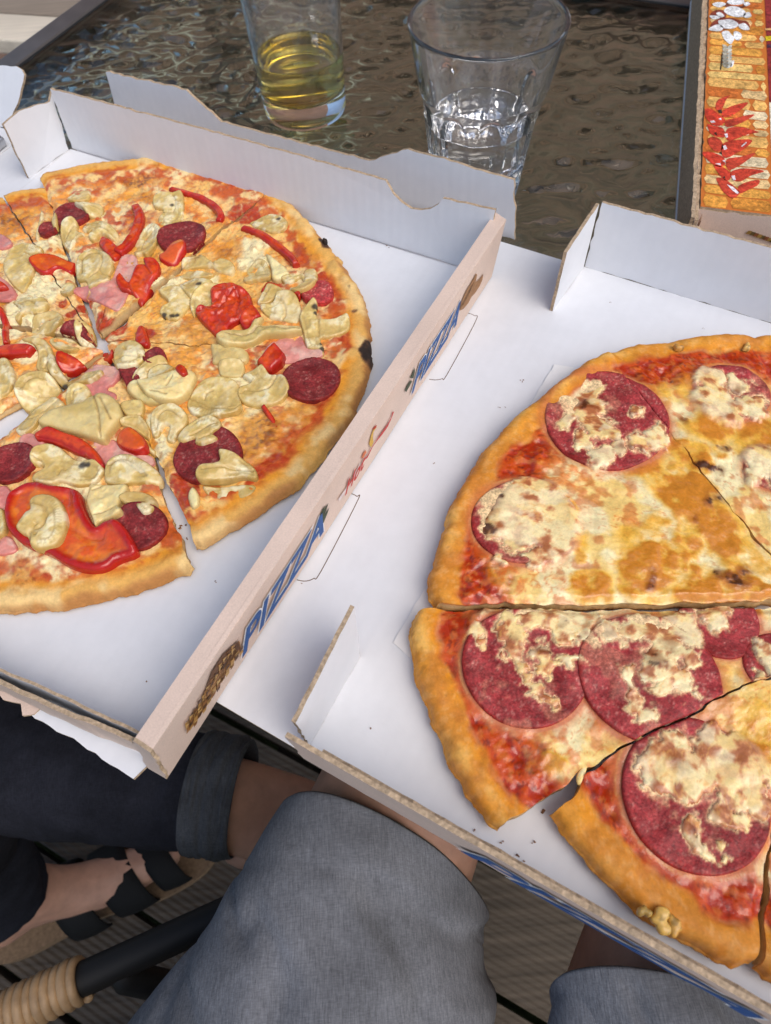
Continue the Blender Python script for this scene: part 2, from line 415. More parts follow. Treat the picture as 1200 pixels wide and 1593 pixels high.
for s in (-0.7, 0.35):
    c = un(0, 45, -0.29) + _bd * s
    V_, F_ = box_mesh((c[0], c[1], (T - 0.31) / 2), _bd, _bn, (0, 0, 1), 0.025, 0.16, (T - 0.31) / 2)
    obj('bench_leg', V_, F_, wd, bench)

# ------------------------------------------------------------------ unseen house, added so the table glass mirrors brown boards instead of sky
house = empty('wooden_house', (1.5, 3.5, 0), 'red-brown boarded house beyond the terrace, mirrored in the table glass', 'house')
hm = [wood('house_board_a', (0.46, 0.245, 0.165), 0, 0.25), wood('house_board_b', (0.36, 0.19, 0.13), 0, 0.25)]
for k in range(26):
    V_, F_ = box_mesh((1.5, 3.5 - 0.006 * (k % 2), -0.4 + 0.19 * k), (1, 0, 0), (0, 1, 0), (0, 0, 1), 2.9, 0.02, 0.092)
    obj('cladding_board', V_, F_, hm[k % 2], house)
V_, F_ = box_mesh((1.5, 5.0, 1.8), (1, 0, 0), (0, 1, 0), (0, 0, 1), 2.85, 1.45, 2.3); obj('wall', V_, F_, hm[1], house)
rm_ = mat('roof_felt', (0.05, 0.05, 0.055), 0.8)
V_, F_ = box_mesh((1.5, 4.3, 4.56), (1, 0, 0), (0, 1, 0), (0, 0, 1), 3.1, 2.5, 0.06); obj('roof', V_, F_, rm_, house)  # overhang stretched towards the table to darken what the glass mirrors
# ================================================================== the two open boxes
RX, RY, RT, HW = -0.0399, 0.0614, -0.5658, 0.0434
LX, LY, LT, LW, LD = -0.2060, 0.4962, -0.5479, 0.3263, 0.3153
def B(u, v, z): return np.array([RX + u * math.cos(RT) - v * math.sin(RT), RY + u * math.sin(RT) + v * math.cos(RT), T + z])
def K(u, v, z): return np.array([LX + u * math.cos(LT) - v * math.sin(LT), LY + u * math.sin(LT) + v * math.cos(LT), T + z])
def vec(fn, u, v, z): return fn(u, v, z) - fn(0, 0, 0)
CW, CP, CE = MT['card'], MT['print'], MT['edge']
TH = 0.0018
D_ = 0.32
ink = mat('print_ink', rough=0.55, spec=0.3); _v = vcol(ink); noise_mul(ink, 0.18, 500, 3, None, _v.outputs['Color'])
BLUE = (0.018, 0.085, 0.27); WHITE = (0.78, 0.78, 0.78); STRAW = (0.30, 0.14, 0.045); DSTRAW = (0.13, 0.055, 0.02); LEAF = (0.035, 0.05, 0.015); RED = (0.50, 0.03, 0.02); GOLD = (0.62, 0.36, 0.05)

def text_polys(s, size=1.0, shear=0.3, offset=0.0):
    cu = bpy.data.curves.new('lettering', 'FONT'); cu.body = s; cu.size = size; cu.shear = shear; cu.offset = offset; cu.space_character = 1.02
    o = bpy.data.objects.new('lettering', cu); COL.objects.link(o)
    bpy.context.view_layer.update()
    me = o.evaluated_get(bpy.context.evaluated_depsgraph_get()).to_mesh()
    V = np.array([v.co[:] for v in me.vertices]); Fc = [list(p.vertices) for p in me.polygons]
    o.to_mesh_clear(); bpy.data.objects.remove(o); bpy.data.curves.remove(cu)
    return V, Fc
def letter(name, s, A, Bp, up, height, nrm, off, colr, parent, bold=0.0, xr=None):
    """text along A->Bp, letters 'height' tall along up"""
    V, Fc = text_polys(s, 1.0, 0.35, bold)
    V0, _ = text_polys(s, 1.0, 0.35, 0.0)
    x0, x1 = V0[:, 0].min(), V0[:, 0].max(); y0, y1 = V0[:, 1].min(), V0[:, 1].max()
    X = (V[:, 0] - x0) / (x1 - x0); Y = (V[:, 1] - y0) / (y1 - y0)
    P = A + X[:, None] * (Bp - A) + Y[:, None] * (np.asarray(up) * height) + np.asarray(nrm) * off
    n_ = np.cross(P[Fc[0][1]] - P[Fc[0][0]], P[Fc[0][2]] - P[Fc[0][1]])
    if n_ @ np.asarray(nrm) < 0: Fc = [f[::-1] for f in Fc]
    return obj(name, P, Fc, ink, parent, col=[(*colr, 0.3)] * len(P))
def pizza_word(A, Bp, up, height, nrm, parent):
    g = letter('letter_outline', 'PIZZA', A, Bp, up, height, nrm, 0.00025, WHITE, parent, 0.055)
    letter('lettering', 'PIZZA', A, Bp, up, height, nrm, 0.00045, BLUE, parent, 0.024)
def wheat(polyspx, fn, nrm, parent, dark):
    P = [[fn(*q) for q in p] for p in polyspx]
    return decal('wheat_print' if not dark else 'leaf_print', P, nrm, 0.0003, ink, parent, [STRAW if i % 2 == 0 else DSTRAW for i in range(len(P))] if not dark else [LEAF] * len(P))

# ---- right box (its lid lies flat to the left, under the other box)
rb = empty('pizza_box', B(0.16, 0.16, 0), 'open white pizza box on the right holding the salami pizza, lid flat to its left', 'pizza box')
Bz = 0.0004
sheet('base_panel', [B(0, 0, Bz + TH), B(0.36, 0, Bz + TH), B(0.36, D_, Bz + TH), B(0, D_, Bz + TH)], (0, 0, -1), TH, [CW, CP, CE], rb, ragged=0)
vB = vec(B, 0, 1, 0); uB = vec(B, 1, 0, 0)
zf = Bz + TH + 0.0002
sheet('far_wall', [B(0, D_, zf), B(0.36, D_, zf), B(0.36, D_ + 0.003, HW), B(0.0, D_ + 0.003, HW)], vB, TH, [CW, CP, CE], rb, seed=1)
# corner flaps stand free
sheet('corner_flap', [B(-0.0004, D_ - 0.001, zf), B(-0.0012, D_ + 0.002, HW - 0.0005), B(-0.0030, D_ - 0.042, HW - 0.002), B(-0.0034, D_ - 0.044, zf)], -uB, TH, [CW, CP, CE], rb, seed=2)
sheet('corner_flap', [B(0.0002, 0.0035, zf), B(0.0010, 0.0030, HW - 0.0015), B(-0.0022, 0.0505, HW - 0.0005), B(0.0000, 0.0452, zf)], -uB, TH, [CW, CP, CE], rb, seed=3)
nw = sheet('near_wall', [B(0.0005, 0.0, zf), B(0.36, 0.0, zf), B(0.36, -0.001, HW), B(0.0005, -0.001, HW)], -vB, TH, [CW, CP, CE], rb, seed=4, ragged=0.0005)
sheet('wall_lining', [B(0.012, 0.0021, zf), B(0.36, 0.0021, zf), B(0.36, 0.0014, HW - 0.012), B(0.012, 0.0014, HW - 0.012)], -vB, TH, [CW, CW, CE], rb, seed=5, ragged=0.0006)
# print on the near wall
nN = -vB; yo = -0.001 - TH
def onnear(px, py): return unplane(px, py, B(0.1, yo + 0.0005, 0.02), nN)
pizza_word(B(0.070, yo, 0.012), B(0.168, yo, 0.012), np3(0, 0, 1), 0.019, nN, nw)
pw = [[B(0.195, yo, 0.018), B(0.215, yo, 0.030), B(0.25, yo, 0.026), B(0.262, yo, 0.021), B(0.24, yo, 0.016), B(0.212, yo, 0.013)]]
decal('chilli_print', pw, nN, 0.0004, ink, nw, [(0.14, 0.02, 0.015)])
decal('swoosh_print', [[B(0.262, yo, 0.016), B(0.29, yo, 0.014), B(0.31, yo, 0.018), B(0.29, yo, 0.0175)]], nN, 0.0004, ink, nw, [(0.10, 0.03, 0.03)])
# lid: hinge strip, panel, its own far and near side flaps
hz = Bz + TH
sheet('hinge_panel', [B(0, 0, hz), B(0, D_, hz), B(-0.0440, D_, hz), B(-0.0440, 0.0004, hz)], (0, 0, -1), TH, [CW, CP, CE], rb, seed=6, ragged=0)
lid = sheet('lid_panel', [B(-0.0440, 0.0004, hz), B(-0.0440, D_, hz), B(-0.372, D_, hz), B(-0.372, 0.0004, hz)], (0, 0, -1), TH, [CW, CP, CE], rb, seed=7, ragged=0)
far_pts = [(-0.3635, 0.038), (-0.291, 0.041), (-0.2665, 0.025), (-0.150, 0.0275), (-0.1222, 0.042), (-0.0530, 0.041), (-0.0475, zf)]
sheet('lid_side_flap', [B(u, D_ + 0.005, z) for u, z in far_pts] + [B(-0.368, D_ + 0.005, zf)], vB, TH, [CW, CP, CE], rb, seed=8)
sheet('lid_near_flap', [B(-0.0505, -0.0006, hz), B(-0.0535, -0.0330, hz - 0.0004), B(-0.0555, -0.0402, hz - 0.0008), B(-0.112, -0.0402, hz - 0.0008), B(-0.112, -0.0006, hz)], (0, 0, -1), TH, [CW, CP, CE], rb, seed=9, ragged=0.0006)
sheet('torn_flap', [B(-0.1125, -0.003, hz), B(-0.109, -0.040, hz), B(-0.125, -0.0415, hz), B(-0.150, -0.036, hz), B(-0.175, -0.031, hz), B(-0.20, -0.025, hz), B(-0.20, -0.003, hz)], (0, 0, -1), 0.0015, [CP, CW, CE], rb, seed=10, ragged=0.0012)
# slots cut for the lid tabs
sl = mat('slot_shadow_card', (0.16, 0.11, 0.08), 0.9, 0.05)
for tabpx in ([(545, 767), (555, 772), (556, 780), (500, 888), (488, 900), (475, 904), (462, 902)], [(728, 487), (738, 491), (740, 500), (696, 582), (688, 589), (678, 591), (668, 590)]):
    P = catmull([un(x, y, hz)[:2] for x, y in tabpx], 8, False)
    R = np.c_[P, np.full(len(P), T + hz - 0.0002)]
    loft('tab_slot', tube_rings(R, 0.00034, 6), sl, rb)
# ---- left box
lb = empty('pizza_box', K(0.16, -0.16, 0.003), 'open white pizza box holding the mushroom pizza, PIZZA printed along its front wall', 'pizza box')
kz = 0.0034; kf = kz + TH + 0.0002
uK = vec(K, 1, 0, 0); vK = vec(K, 0, 1, 0)
sheet('base_panel', [K(0, 0, kz + TH), K(LW - .003, 0, kz + TH), K(LW - .003, -LD, kz + TH), K(0, -LD, kz + TH)], (0, 0, -1), TH, [CW, CP, CE], lb, seed=11, ragged=0)
# far wall with thumb notch
def kw(u, z): return K(u, 0.0005 + 0.003 * z / HW, z)
top = [(LW - 0.004, HW + 0.0035)]
# notch read off the photograph on the wall plane
nP = K(0, 0.003, 0.03)
notch = [unplane(px, py, nP, vK) for px, py in ((689, 309), (682, 318), (670, 325), (655, 327), (640, 325), (625, 315), (612, 302), (604, 288), (600, 281))]
Pw = [kw(0.001, kf), kw(LW - 0.004, kf), unplane(771, 327, nP, vK)] + notch + [unplane(400, 224, nP, vK), unplane(240, 181, nP, vK), unplane(78, 138, nP, vK)]
sheet('far_wall', Pw, vK, TH, [CW, CP, CE], lb, seed=12)
fl = [K(-0.0005, -0.0015, kf)]
fN = -uK; fP = K(-0.002, -0.02, 0.02)
flp = [(81, 142), (78, 158), (72, 161), (55, 164), (38, 170), (22, 180), (6, 194)]
sheet('corner_flap', fl + [unplane(x, y, fP, fN) for x, y in flp] + [K(-0.0030, -0.0400, kf)], fN, TH, [CW, CP, CE], lb, seed=13)
# front wall: inward strip, ridge, printed face
far_i, near_i = np.array([0.3228, 0.010, 0.0435]), np.array([0.3222, -0.3113, 0.0435])
def fwall(v0_, v1_, i0, i1): pass
FI0, FI1 = unplane(771, 329, K(0.3226, 0, 0), uK), unplane(211, 1147, K(0.3224, 0, 0), uK)
FR0, FR1 = unplane(788, 341, K(0.3305, 0, 0), uK), unplane(238, 1165, K(0.3302, 0, 0), uK)
FB0, FB1 = K(0.3272, 0.003, kz), un(263, 1207, kz)
def quadsheet(name, a, b, c, d, th, mats, parent, seed=0, rag=0.0004, wob=0.0005, n=90, edge=False):
    """strip between line a->b and line c->d, thickness inward"""
    r = np.random.default_rng(seed); t = np.linspace(0, 1, n)[:, None]
    P = a + (b - a) * t; Q = c + (d - c) * t
    nn = np.cross(b - a, c - a); nn /= np.linalg.norm(nn)
    wv = (fbm(t[:, 0] * 9, t[:, 0] * 0, 1, 3, seed) - 0.5)[:, None] * 2 * wob
    P = P + nn * wv; Q = Q + nn * wv
    V = np.concatenate([P, Q, P - nn * th, Q - nn * th]); Fc = []; mi = []
    for i in range(n - 1):
        Fc += [[i, i + 1, n + i + 1, n + i], [2 * n + i, 3 * n + i, 3 * n + i + 1, 2 * n + i + 1], [i, 2 * n + i, 2 * n + i + 1, i + 1], [n + i, n + i + 1, 3 * n + i + 1, 3 * n + i]]; mi += [0, 1] + ([2, 2] if edge else [0, 0])
    for i in (0, n - 1): Fc.append([i, n + i, 3 * n + i, 2 * n + i]); mi.append(2)
    return obj(name, V, Fc, mats, parent, mi=mi)
nup = np.cross(FI1 - FI0, FR0 - FI0)
a = [FI0, FI1, FR0, FR1] if nup[2] > 0 else [FI1, FI0, FR1, FR0]
quadsheet('front_wall_rim', *a, 0.0018, [CP, CW, CE], lb, 14)
nou = np.cross(FR1 - FR0, FB0 - FR0)
a = [FR0, FR1, FB0, FB1] if nou @ uK > 0 else [FR1, FR0, FB1, FB0]
fwl = quadsheet('front_wall', *a, 0.0018, [CP, CW, CE], lb, 15, wob=0.0003)
wN = np.cross(a[1] - a[0], a[2] - a[0]); wN /= np.linalg.norm(wN)
def onwall(px, py): return unplane(px, py, (FR0 + FB0) / 2, wN)
upW = (FR0 - FB0) / np.linalg.norm(FR0 - FB0)
def wz(P, h): return P - upW * ((P[2] - T - h) / upW[2])
pizza_word(wz(onwall(373, 1003), 0.0135), wz(onwall(502, 808), 0.0135), upW, 0.0165, wN, fwl)
pizza_word(wz(onwall(643, 592), 0.0135), wz(onwall(714, 480), 0.0135), upW, 0.0165, wN, fwl)
sc5 = lambda x, y: (200 + x / 3, 740 + y / 3)
wh1 = [[(515, 765), (525, 810), (470, 900), (420, 980), (385, 1040), (345, 1100), (300, 1165), (268, 1205), (270, 1165), (300, 1110), (340, 1060), (350, 1010), (390, 950), (440, 880)],
       [(385, 915), (440, 830), (510, 770), (520, 800), (460, 880), (400, 950), (360, 990)],
       [(500, 800), (505, 830), (450, 920), (400, 1010), (395, 990), (440, 900)], [(390, 1000), (340, 1085), (285, 1165), (300, 1120), (350, 1050)]]
wheat([[sc5(*q) for q in p] for p in wh1], onwall, wN, fwl, False)
kp, kc = [], []
for k in range(34):
    t = k / 33; cx, cy = 505 - 225 * t + 8 * math.sin(k * 2.1), 800 + 370 * t + 6 * math.sin(k * 1.3); wdt = 34 * (1 - .55 * t)
    for sgn in (-1, 1):
        ox, oy = cx + sgn * wdt * .55, cy + sgn * wdt * .10; l = 22
        kp.append([onwall(*sc5(*q)) for q in ((ox + 8, oy - 14), (ox + sgn * 9 - 2, oy), (ox - 8, oy + l), (ox - sgn * 3 - 6, oy + 4))]); kc.append([(.42, .22, .06), (.10, .045, .02), (.26, .11, .03), (.50, .30, .10)][(k * 3 + (sgn > 0)) % 4])
decal('kernel_print', kp, wN, .0005, ink, fwl, kc)
lf = lambda x, y: (340 + x / 5.495, 770 + y / 5.495)
wheat([[lf(*q) for q in p] for p in ([(835, 275), (860, 200), (890, 130), (938, 65), (915, 130), (885, 200), (850, 280)], [(850, 280), (885, 190), (943, 105), (930, 150), (895, 235), (860, 275)], [(832, 270), (865, 165), (905, 85), (890, 150), (860, 220)])], onwall, wN, fwl, True)
s2 = lambda x, y: (620 + x / 7.96, 420 + y / 7.96)
wheat([[s2(*q) for q in p] for p in ([(755, 500), (770, 400), (830, 260), (910, 130), (955, 40), (970, 60), (950, 150), (1000, 110), (1048, 45), (1035, 120), (1000, 200), (940, 290), (900, 330), (860, 410), (800, 480)], [(760, 460), (850, 280), (940, 120), (880, 270), (800, 430)])], onwall, wN, fwl, False)
wheat([[s2(*q) for q in p] for p in ([(75, 1490), (110, 1420), (150, 1360), (165, 1380), (120, 1460), (90, 1510)], [(135, 1330), (165, 1290), (195, 1205), (200, 1260), (180, 1340)])], onwall, wN, fwl, True)
s1 = lambda x, y: (520 + x / 10.909, 640 + y / 10.909)
letter('lettering', 'Hot', wz(onwall(*s1(190, 1230)), 0.0150), wz(onwall(*s1(520, 760)), 0.0150), upW, 0.0090, wN, 0.0004, RED, fwl, 0.03)
sw = [[s1(*q) for q in p] for p in ([(470, 850), (560, 740), (610, 640), (640, 590), (700, 500), (800, 350), (900, 210), (960, 100), (985, 0), (1010, 0), (960, 130), (900, 260), (800, 400), (700, 520), (640, 610), (560, 780)],
      [(585, 545), (620, 400), (655, 300), (700, 230), (715, 260), (660, 350), (650, 420), (660, 520), (630, 600), (600, 590)], [(640, 300), (690, 240), (715, 225), (705, 270), (660, 310)], [(450, 800), (490, 700), (530, 650), (540, 690), (490, 780)],
      [(60, 1490), (200, 1290), (330, 1080), (430, 870), (440, 880), (340, 1100), (210, 1320), (90, 1510)])]
decal('swoosh_print', [[onwall(*q) for q in p] for p in sw], wN, 0.0003, ink, fwl, [RED, GOLD, RED, (0.62, 0.15, 0.04), (0.72, 0.6, 0.56)])
# near wall, pressed down and frayed, with its inner ply
FNa, FNb = un(0, 1054, 0.030), un(208, 1149, 0.030)
dn = FNb - FNa; FNc = FNb - dn * 2.6
low = lambda P: np.array([P[0], P[1], T + kz]) - vK * 0.001
quadsheet('near_wall', FNc, FNb, low(FNc), low(FNb), 0.0018, [CW, CP, CE], lb, 16, wob=0.0012, edge=True) 
quadsheet('wall_lining', FNc + vK * 0.0032 - np3(0, 0, .001), FNb + vK * 0.0032 - np3(0, 0, .001), low(FNc) + vK * 0.0032, low(FNb) + vK * 0.0032, 0.0012, [CW, CW, CE], lb, 17, wob=0.0016, edge=True)
# torn corner of printed ply between near wall and front wall
sheet('corner_tab', [FI1, FR1, FB1, K(0.316, -0.3165, kz), FNb + np3(0, 0, -0.001)], -vK, 0.0014, [CW, CP, CE], lb, seed=18, ragged=0.0007, cell=0.003)
# hinge and lid going out of the picture
sheet('hinge_panel', [K(-0.0001, -0.001, kz + TH), K(-0.0001, -LD, kz + TH), K(-0.0436, -LD, kz + TH), K(-0.0436, -0.001, kz + TH)], (0, 0, -1), TH, [CW, CP, CE], lb, seed=19, ragged=0)
sheet('lid_panel', [K(-0.0438, -0.0, kz + TH), K(-0.0438, -LD, kz + TH), K(-0.36, -LD, kz + TH), K(-0.36, 0.0, kz + TH)], (0, 0, -1), TH, [CW, CP, CE], lb, seed=20, ragged=0)
lN = np.cross(vec(K, -1, 0, 0), vec(K, 0, 0.6, 0.8)); lN /= np.linalg.norm(lN)
lP = K(-0.2, 0.0, kz + TH)
ltab = [(-70, 103), (10, 102), (26, 103), (34, 108), (38, 116), (36, 128), (28, 160), (18, 184), (4, 198)]
sheet('lid_side_flap', [unplane(x, y, lP, lN) for x, y in ltab] + [K(-0.10, 0.001, kz + TH), K(-0.30, 0.001, kz + TH)], lN if lN[1] > 0 else -lN, TH, [CW, CP, CE], lb, seed=21)
# ---- greaseproof sheet
pm = mat('greaseproof_paper', (0.80, 0.79, 0.77), 0.42, 0.4); noise_mul(pm, 0.04, 60); bump(pm, 90, 0.3, 0.0008, 3)
z_ = Bz + TH + 0.0006
pp = [un(612, 1000, z_), un(862, 567, z_), un(1330, 640, z_), un(1330, 1500, z_), un(920, 1215, z_), un(650, 1036, z_)]
sheet('greaseproof_paper', pp[:1] + pp[1:], (0, 0, 1), 0.0002, [pm, pm, pm], None, ragged=0.0002)
tag(bpy.data.objects['greaseproof_paper'], 'thin white greaseproof paper showing at the edge of the salami pizza', 'paper sheet')
# ================================================================== pizzas
ZB = 0.0061                                 # pizza base above the table top
def un2(px, py, z=0.014): return un(px, py, z)[:2]
CH_PALE = np.array((.90, .62, .20)); CH_WHITE = (.92, .78, .42); GOLD_ = (.66, .27, .03); ORNG = (.74, .27, .05)
BRN = (.22, .055, .015); DK = (.05, .018, .008); SAUCE = (.42, .032, .006); SAUCE2 = (.58, .075, .010)
def blobs(x, y, lst, warp=0.35, soft=0.35, seed=0, z=0.015, fine=0.0):
    """mask of irregular spots: list of (px, py, radius in photo px, strength[, stretch, angle])"""
    out = np.zeros(len(x))
    wx = x + warp * 0.012 * (fbm(x, y, 100, 3, seed + 1, .38) - 0.5) * 2; wy = y + warp * 0.012 * (fbm(x, y, 100, 3, seed + 2, .38) - 0.5) * 2
    if fine: wx = wx + fine * (fbm(x, y, 330, 3, seed + 3) - .5); wy = wy + fine * (fbm(x, y, 330, 3, seed + 4) - .5)
    for it in lst:
        px, py, r, s = it[:4]
        c = un2(px, py, z); R = 0.5 * (np.linalg.norm(un2(px + r, py, z) - c) + np.linalg.norm(un2(px, py + r, z) - c))
        dx = wx - c[0]; dy = wy - c[1]
        if len(it) > 4:
            e = un2(px + 10 * math.cos(it[5]), py + 10 * math.sin(it[5]), z) - c; e /= np.linalg.norm(e)
            a = dx * e[0] + dy * e[1]; b = -dx * e[1] + dy * e[0]; dx, dy = a / it[4], b
        d = np.sqrt(dx * dx + dy * dy) / R
        out = np.maximum(out, s * (1 - ss(1 - soft, 1 + soft, d)))
    return out

class Slice:
    pass
def geom_slice(apex, crust, seed, rim_jit=0.0008, ncell=0.00085, zc=0.008, apex2=None, lside=None, rside=None, closed=(0, 0)):
    A = un2(*apex, zc); A2 = un2(*apex2, zc) if apex2 else A + 1e-5; Cc = catmull(np.array([un2(*q, zc) for q in crust]), 10, False)
    seg = np.r_[0, np.cumsum(np.linalg.norm(np.diff(Cc, axis=0), axis=1))]; ln = seg[-1]
    m = int(ln / ncell) + 1; s = np.linspace(0, ln, m)
    cx = np.interp(s, seg, Cc[:, 0]); cy = np.interp(s, seg, Cc[:, 1])
    w_ = (s / ln)[:, None]; As = A * (1 - w_) + A2 * w_
    d = np.c_[cx, cy] - As; R = np.linalg.norm(d, axis=1)
    jit = (fbm(cx, cy, 55, 3, seed) - 0.5) * 2 * rim_jit + (fbm(cx, cy, 220, 2, seed + 3) - 0.5) * rim_jit
    rc = 0.004
    jit = jit - 0.0022 * (1 - .85 * closed[0]) * (1 - ss(0, rc, s)) - 0.0022 * (1 - .85 * closed[1]) * (1 - ss(0, rc, ln - s))
    Cr = As + d * ((R + jit) / R)[:, None]
    S = Slice(); S.A = A; S.C = Cr; S.n = m; S.seed = seed; S.R = R
    nr = int(R.mean() / ncell); t = (np.linspace(0.004, 1, nr)) ** 0.93
    P = As[None] + (Cr - As)[None] * t[:, None, None]
    for pts, a0, c0_, wt in ((lside, A, Cr[0], 1 - w_), (rside, A2, Cr[-1], w_)):
        if pts:
            Q_ = catmull(np.array([un2(*q, zc) for q in pts]), 8, False); e_ = c0_ - a0; le = np.linalg.norm(e_); e_ /= le
            al = (Q_ - a0) @ e_ / le; of = (Q_ - a0) @ np.array([-e_[1], e_[0]]); o_ = np.argsort(al)
            P = P + np.interp(t, al[o_], of[o_])[:, None, None] * np.array([-e_[1], e_[0]]) * (wt ** 3)[None]
    fx_ = fbm(P[..., 0], P[..., 1], 110, 3, 881) - .5; fy_ = fbm(P[..., 0], P[..., 1], 110, 3, 882) - .5; P = P + .0034 * np.stack([fx_, fy_], -1)
    S.poly = np.concatenate([P[:, 0][::6], P[-1][1:-1], P[::-6, -1], P[0, ::8][::-1]])
    # wavy cut sides
    e0 = np.linalg.norm(P - As[None], axis=2)
    S.P = P; S.t = t
    S.douter = (1 - t)[:, None] * R[None]
    S.dside = np.minimum(segdist(P[..., 0], P[..., 1], P[::5, 0]) + .006 * closed[0], segdist(P[..., 0], P[..., 1], P[::5, -1]) + .006 * closed[1]).reshape(P.shape[:2])
    for ci, pl in ((0, P[::5, 0]), (1, P[::5, -1])):
        if closed[ci]: S.dside = np.minimum(S.dside, .0031 + segdist(P[..., 0], P[..., 1], pl).reshape(P.shape[:2]))
    if apex2: S.dside = np.minimum(S.dside, .002 + segdist(P[..., 0], P[..., 1], P[0]).reshape(P.shape[:2]))
    S.rad = e0
    return S

def build_slice(S, name, label, group, topf, crustw, zlift=0.0, zlift_apex=0.0, rim_h=0.0125, rim_w=0.0125, in_h=0.0068, loc=None):
    """topf(x,y,douter,dside) -> (extra height, colour rgba). Makes crust (rim, cut sides, underside) and cheese (inside)"""
    nr, m = S.P.shape[:2]; x = S.P[..., 0].ravel(); y = S.P[..., 1].ravel(); do = S.douter.ravel(); dsd = S.dside.ravel()
    k = np.clip(1 - np.abs(do - rim_w * 0.47) / (rim_w * 0.53), 0, 1)
    vary = 0.78 + 0.44 * fbm(x, y, 40, 2, S.seed + 40) + .08 * (fbm(x, y, 190, 2, S.seed + 41) - .5)
    prof = np.sqrt(1 - (1 - k) ** 2)
    outer = np.sqrt(np.clip(1 - (1 - np.clip(do / (rim_w * 0.5), 0, 1)) ** 2, 0, 1))
    rimz = rim_h * vary
    inner_s = ss(rim_w * 0.5, rim_w * 1.45, do)
    h = np.where(do < rim_w * 0.5, 0.003 + (rimz - 0.003) * outer, rimz * (1 - inner_s) + in_h * inner_s)
    ex, colr = topf(x, y, do, dsd)
    h = h + ex
    h = h - 0.0022 * (1 - ss(0, 0.0035, dsd)) * ss(0.0, 0.02, do)
    h = np.maximum(h, 0.0022)
    lift = zlift + zlift_apex * np.clip(1 - S.rad.ravel() / 0.09, 0, 1) 
    z = T + ZB + lift + h
    zb = T + ZB + lift
    V = np.c_[x, y, z]; idx = np.arange(nr * m).reshape(nr, m)
    q = np.stack([idx[:-1, :-1], idx[1:, :-1], idx[1:, 1:], idx[:-1, 1:]], -1)
    ctr = un(*loc, 0) if loc is not None else np.array([*S.poly.mean(0), T])
    r0 = empty(name, (ctr[0], ctr[1], T + ZB), label, 'pizza slice', group)
    kx = np.searchsorted(-S.douter.mean(1), -crustw)          # ring index where crust begins
    qi = q[:kx].reshape(-1, 4); qo = q[kx:].reshape(-1, 4)
    a = q[0, 0]; v = V
    nz = np.cross(v[a[1]] - v[a[0]], v[a[2]] - v[a[0]])[2]
    flip = nz < 0
    def part(nm, qq, mt, extraV=None, extraF=None, extraC=None):
        us = np.unique(qq); rm = -np.ones(len(V), int); rm[us] = np.arange(len(us)); f = rm[qq]
        f = (f[:, ::-1] if flip else f).tolist(); vv = V[us]; cc = colr[us]
        if extraV is not None:
            o = len(vv); vv = np.concatenate([vv, extraV]); f += [[i + o for i in g] for g in extraF]; cc = np.concatenate([cc, extraC])
        return obj(nm, vv, f, mt, r0, True, cc)
    ch = part('cheese_topping', qi, MT['cheese'])
    # sides and underside belong to the crust
    ring = np.concatenate([idx[:, 0], idx[-1, 1:], idx[-2::-1, -1], idx[0, m - 2:0:-1]])
    tops = V[ring]; lv = 6; EV = []; EC = []
    bz = zb[ring]; dr = do[ring]
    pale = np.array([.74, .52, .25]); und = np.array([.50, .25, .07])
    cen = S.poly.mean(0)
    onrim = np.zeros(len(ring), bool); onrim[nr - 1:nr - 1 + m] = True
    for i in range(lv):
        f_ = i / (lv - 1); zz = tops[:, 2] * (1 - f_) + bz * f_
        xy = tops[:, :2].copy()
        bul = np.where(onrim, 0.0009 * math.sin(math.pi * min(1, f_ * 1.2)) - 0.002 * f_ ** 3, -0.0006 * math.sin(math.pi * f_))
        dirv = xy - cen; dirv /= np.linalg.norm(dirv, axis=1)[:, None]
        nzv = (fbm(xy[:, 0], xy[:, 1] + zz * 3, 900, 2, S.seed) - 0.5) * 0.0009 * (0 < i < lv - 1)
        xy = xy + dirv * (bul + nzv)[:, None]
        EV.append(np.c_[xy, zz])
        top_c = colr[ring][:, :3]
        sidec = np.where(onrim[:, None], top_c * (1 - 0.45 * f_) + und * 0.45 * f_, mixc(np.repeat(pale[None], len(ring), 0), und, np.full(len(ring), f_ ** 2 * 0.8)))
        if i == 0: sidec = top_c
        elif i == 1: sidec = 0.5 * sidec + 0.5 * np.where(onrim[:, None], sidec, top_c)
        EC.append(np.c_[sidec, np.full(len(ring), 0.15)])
    k_ = len(ring); EF = []
    for i in range(lv - 1):
        for j in range(k_):
            j2 = (j + 1) % k_
            g = [i * k_ + j, (i + 1) * k_ + j, (i + 1) * k_ + j2, i * k_ + j2]
            EF.append(g)
    bot = [(lv - 1) * k_ + j for j in range(k_)]
    # orientation of the ring
    ar = 0.5 * np.sum(tops[:, 0] * np.roll(tops[:, 1], -1) - np.roll(tops[:, 0], -1) * tops[:, 1])
    if ar < 0: EF = [g[::-1] for g in EF]; EF.append(bot)
    else: EF.append(bot[::-1])
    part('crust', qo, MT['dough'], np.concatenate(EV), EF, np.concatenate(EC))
    S.root = r0; S.ch = ch; S.V = V; S.zfun = None
    return r0

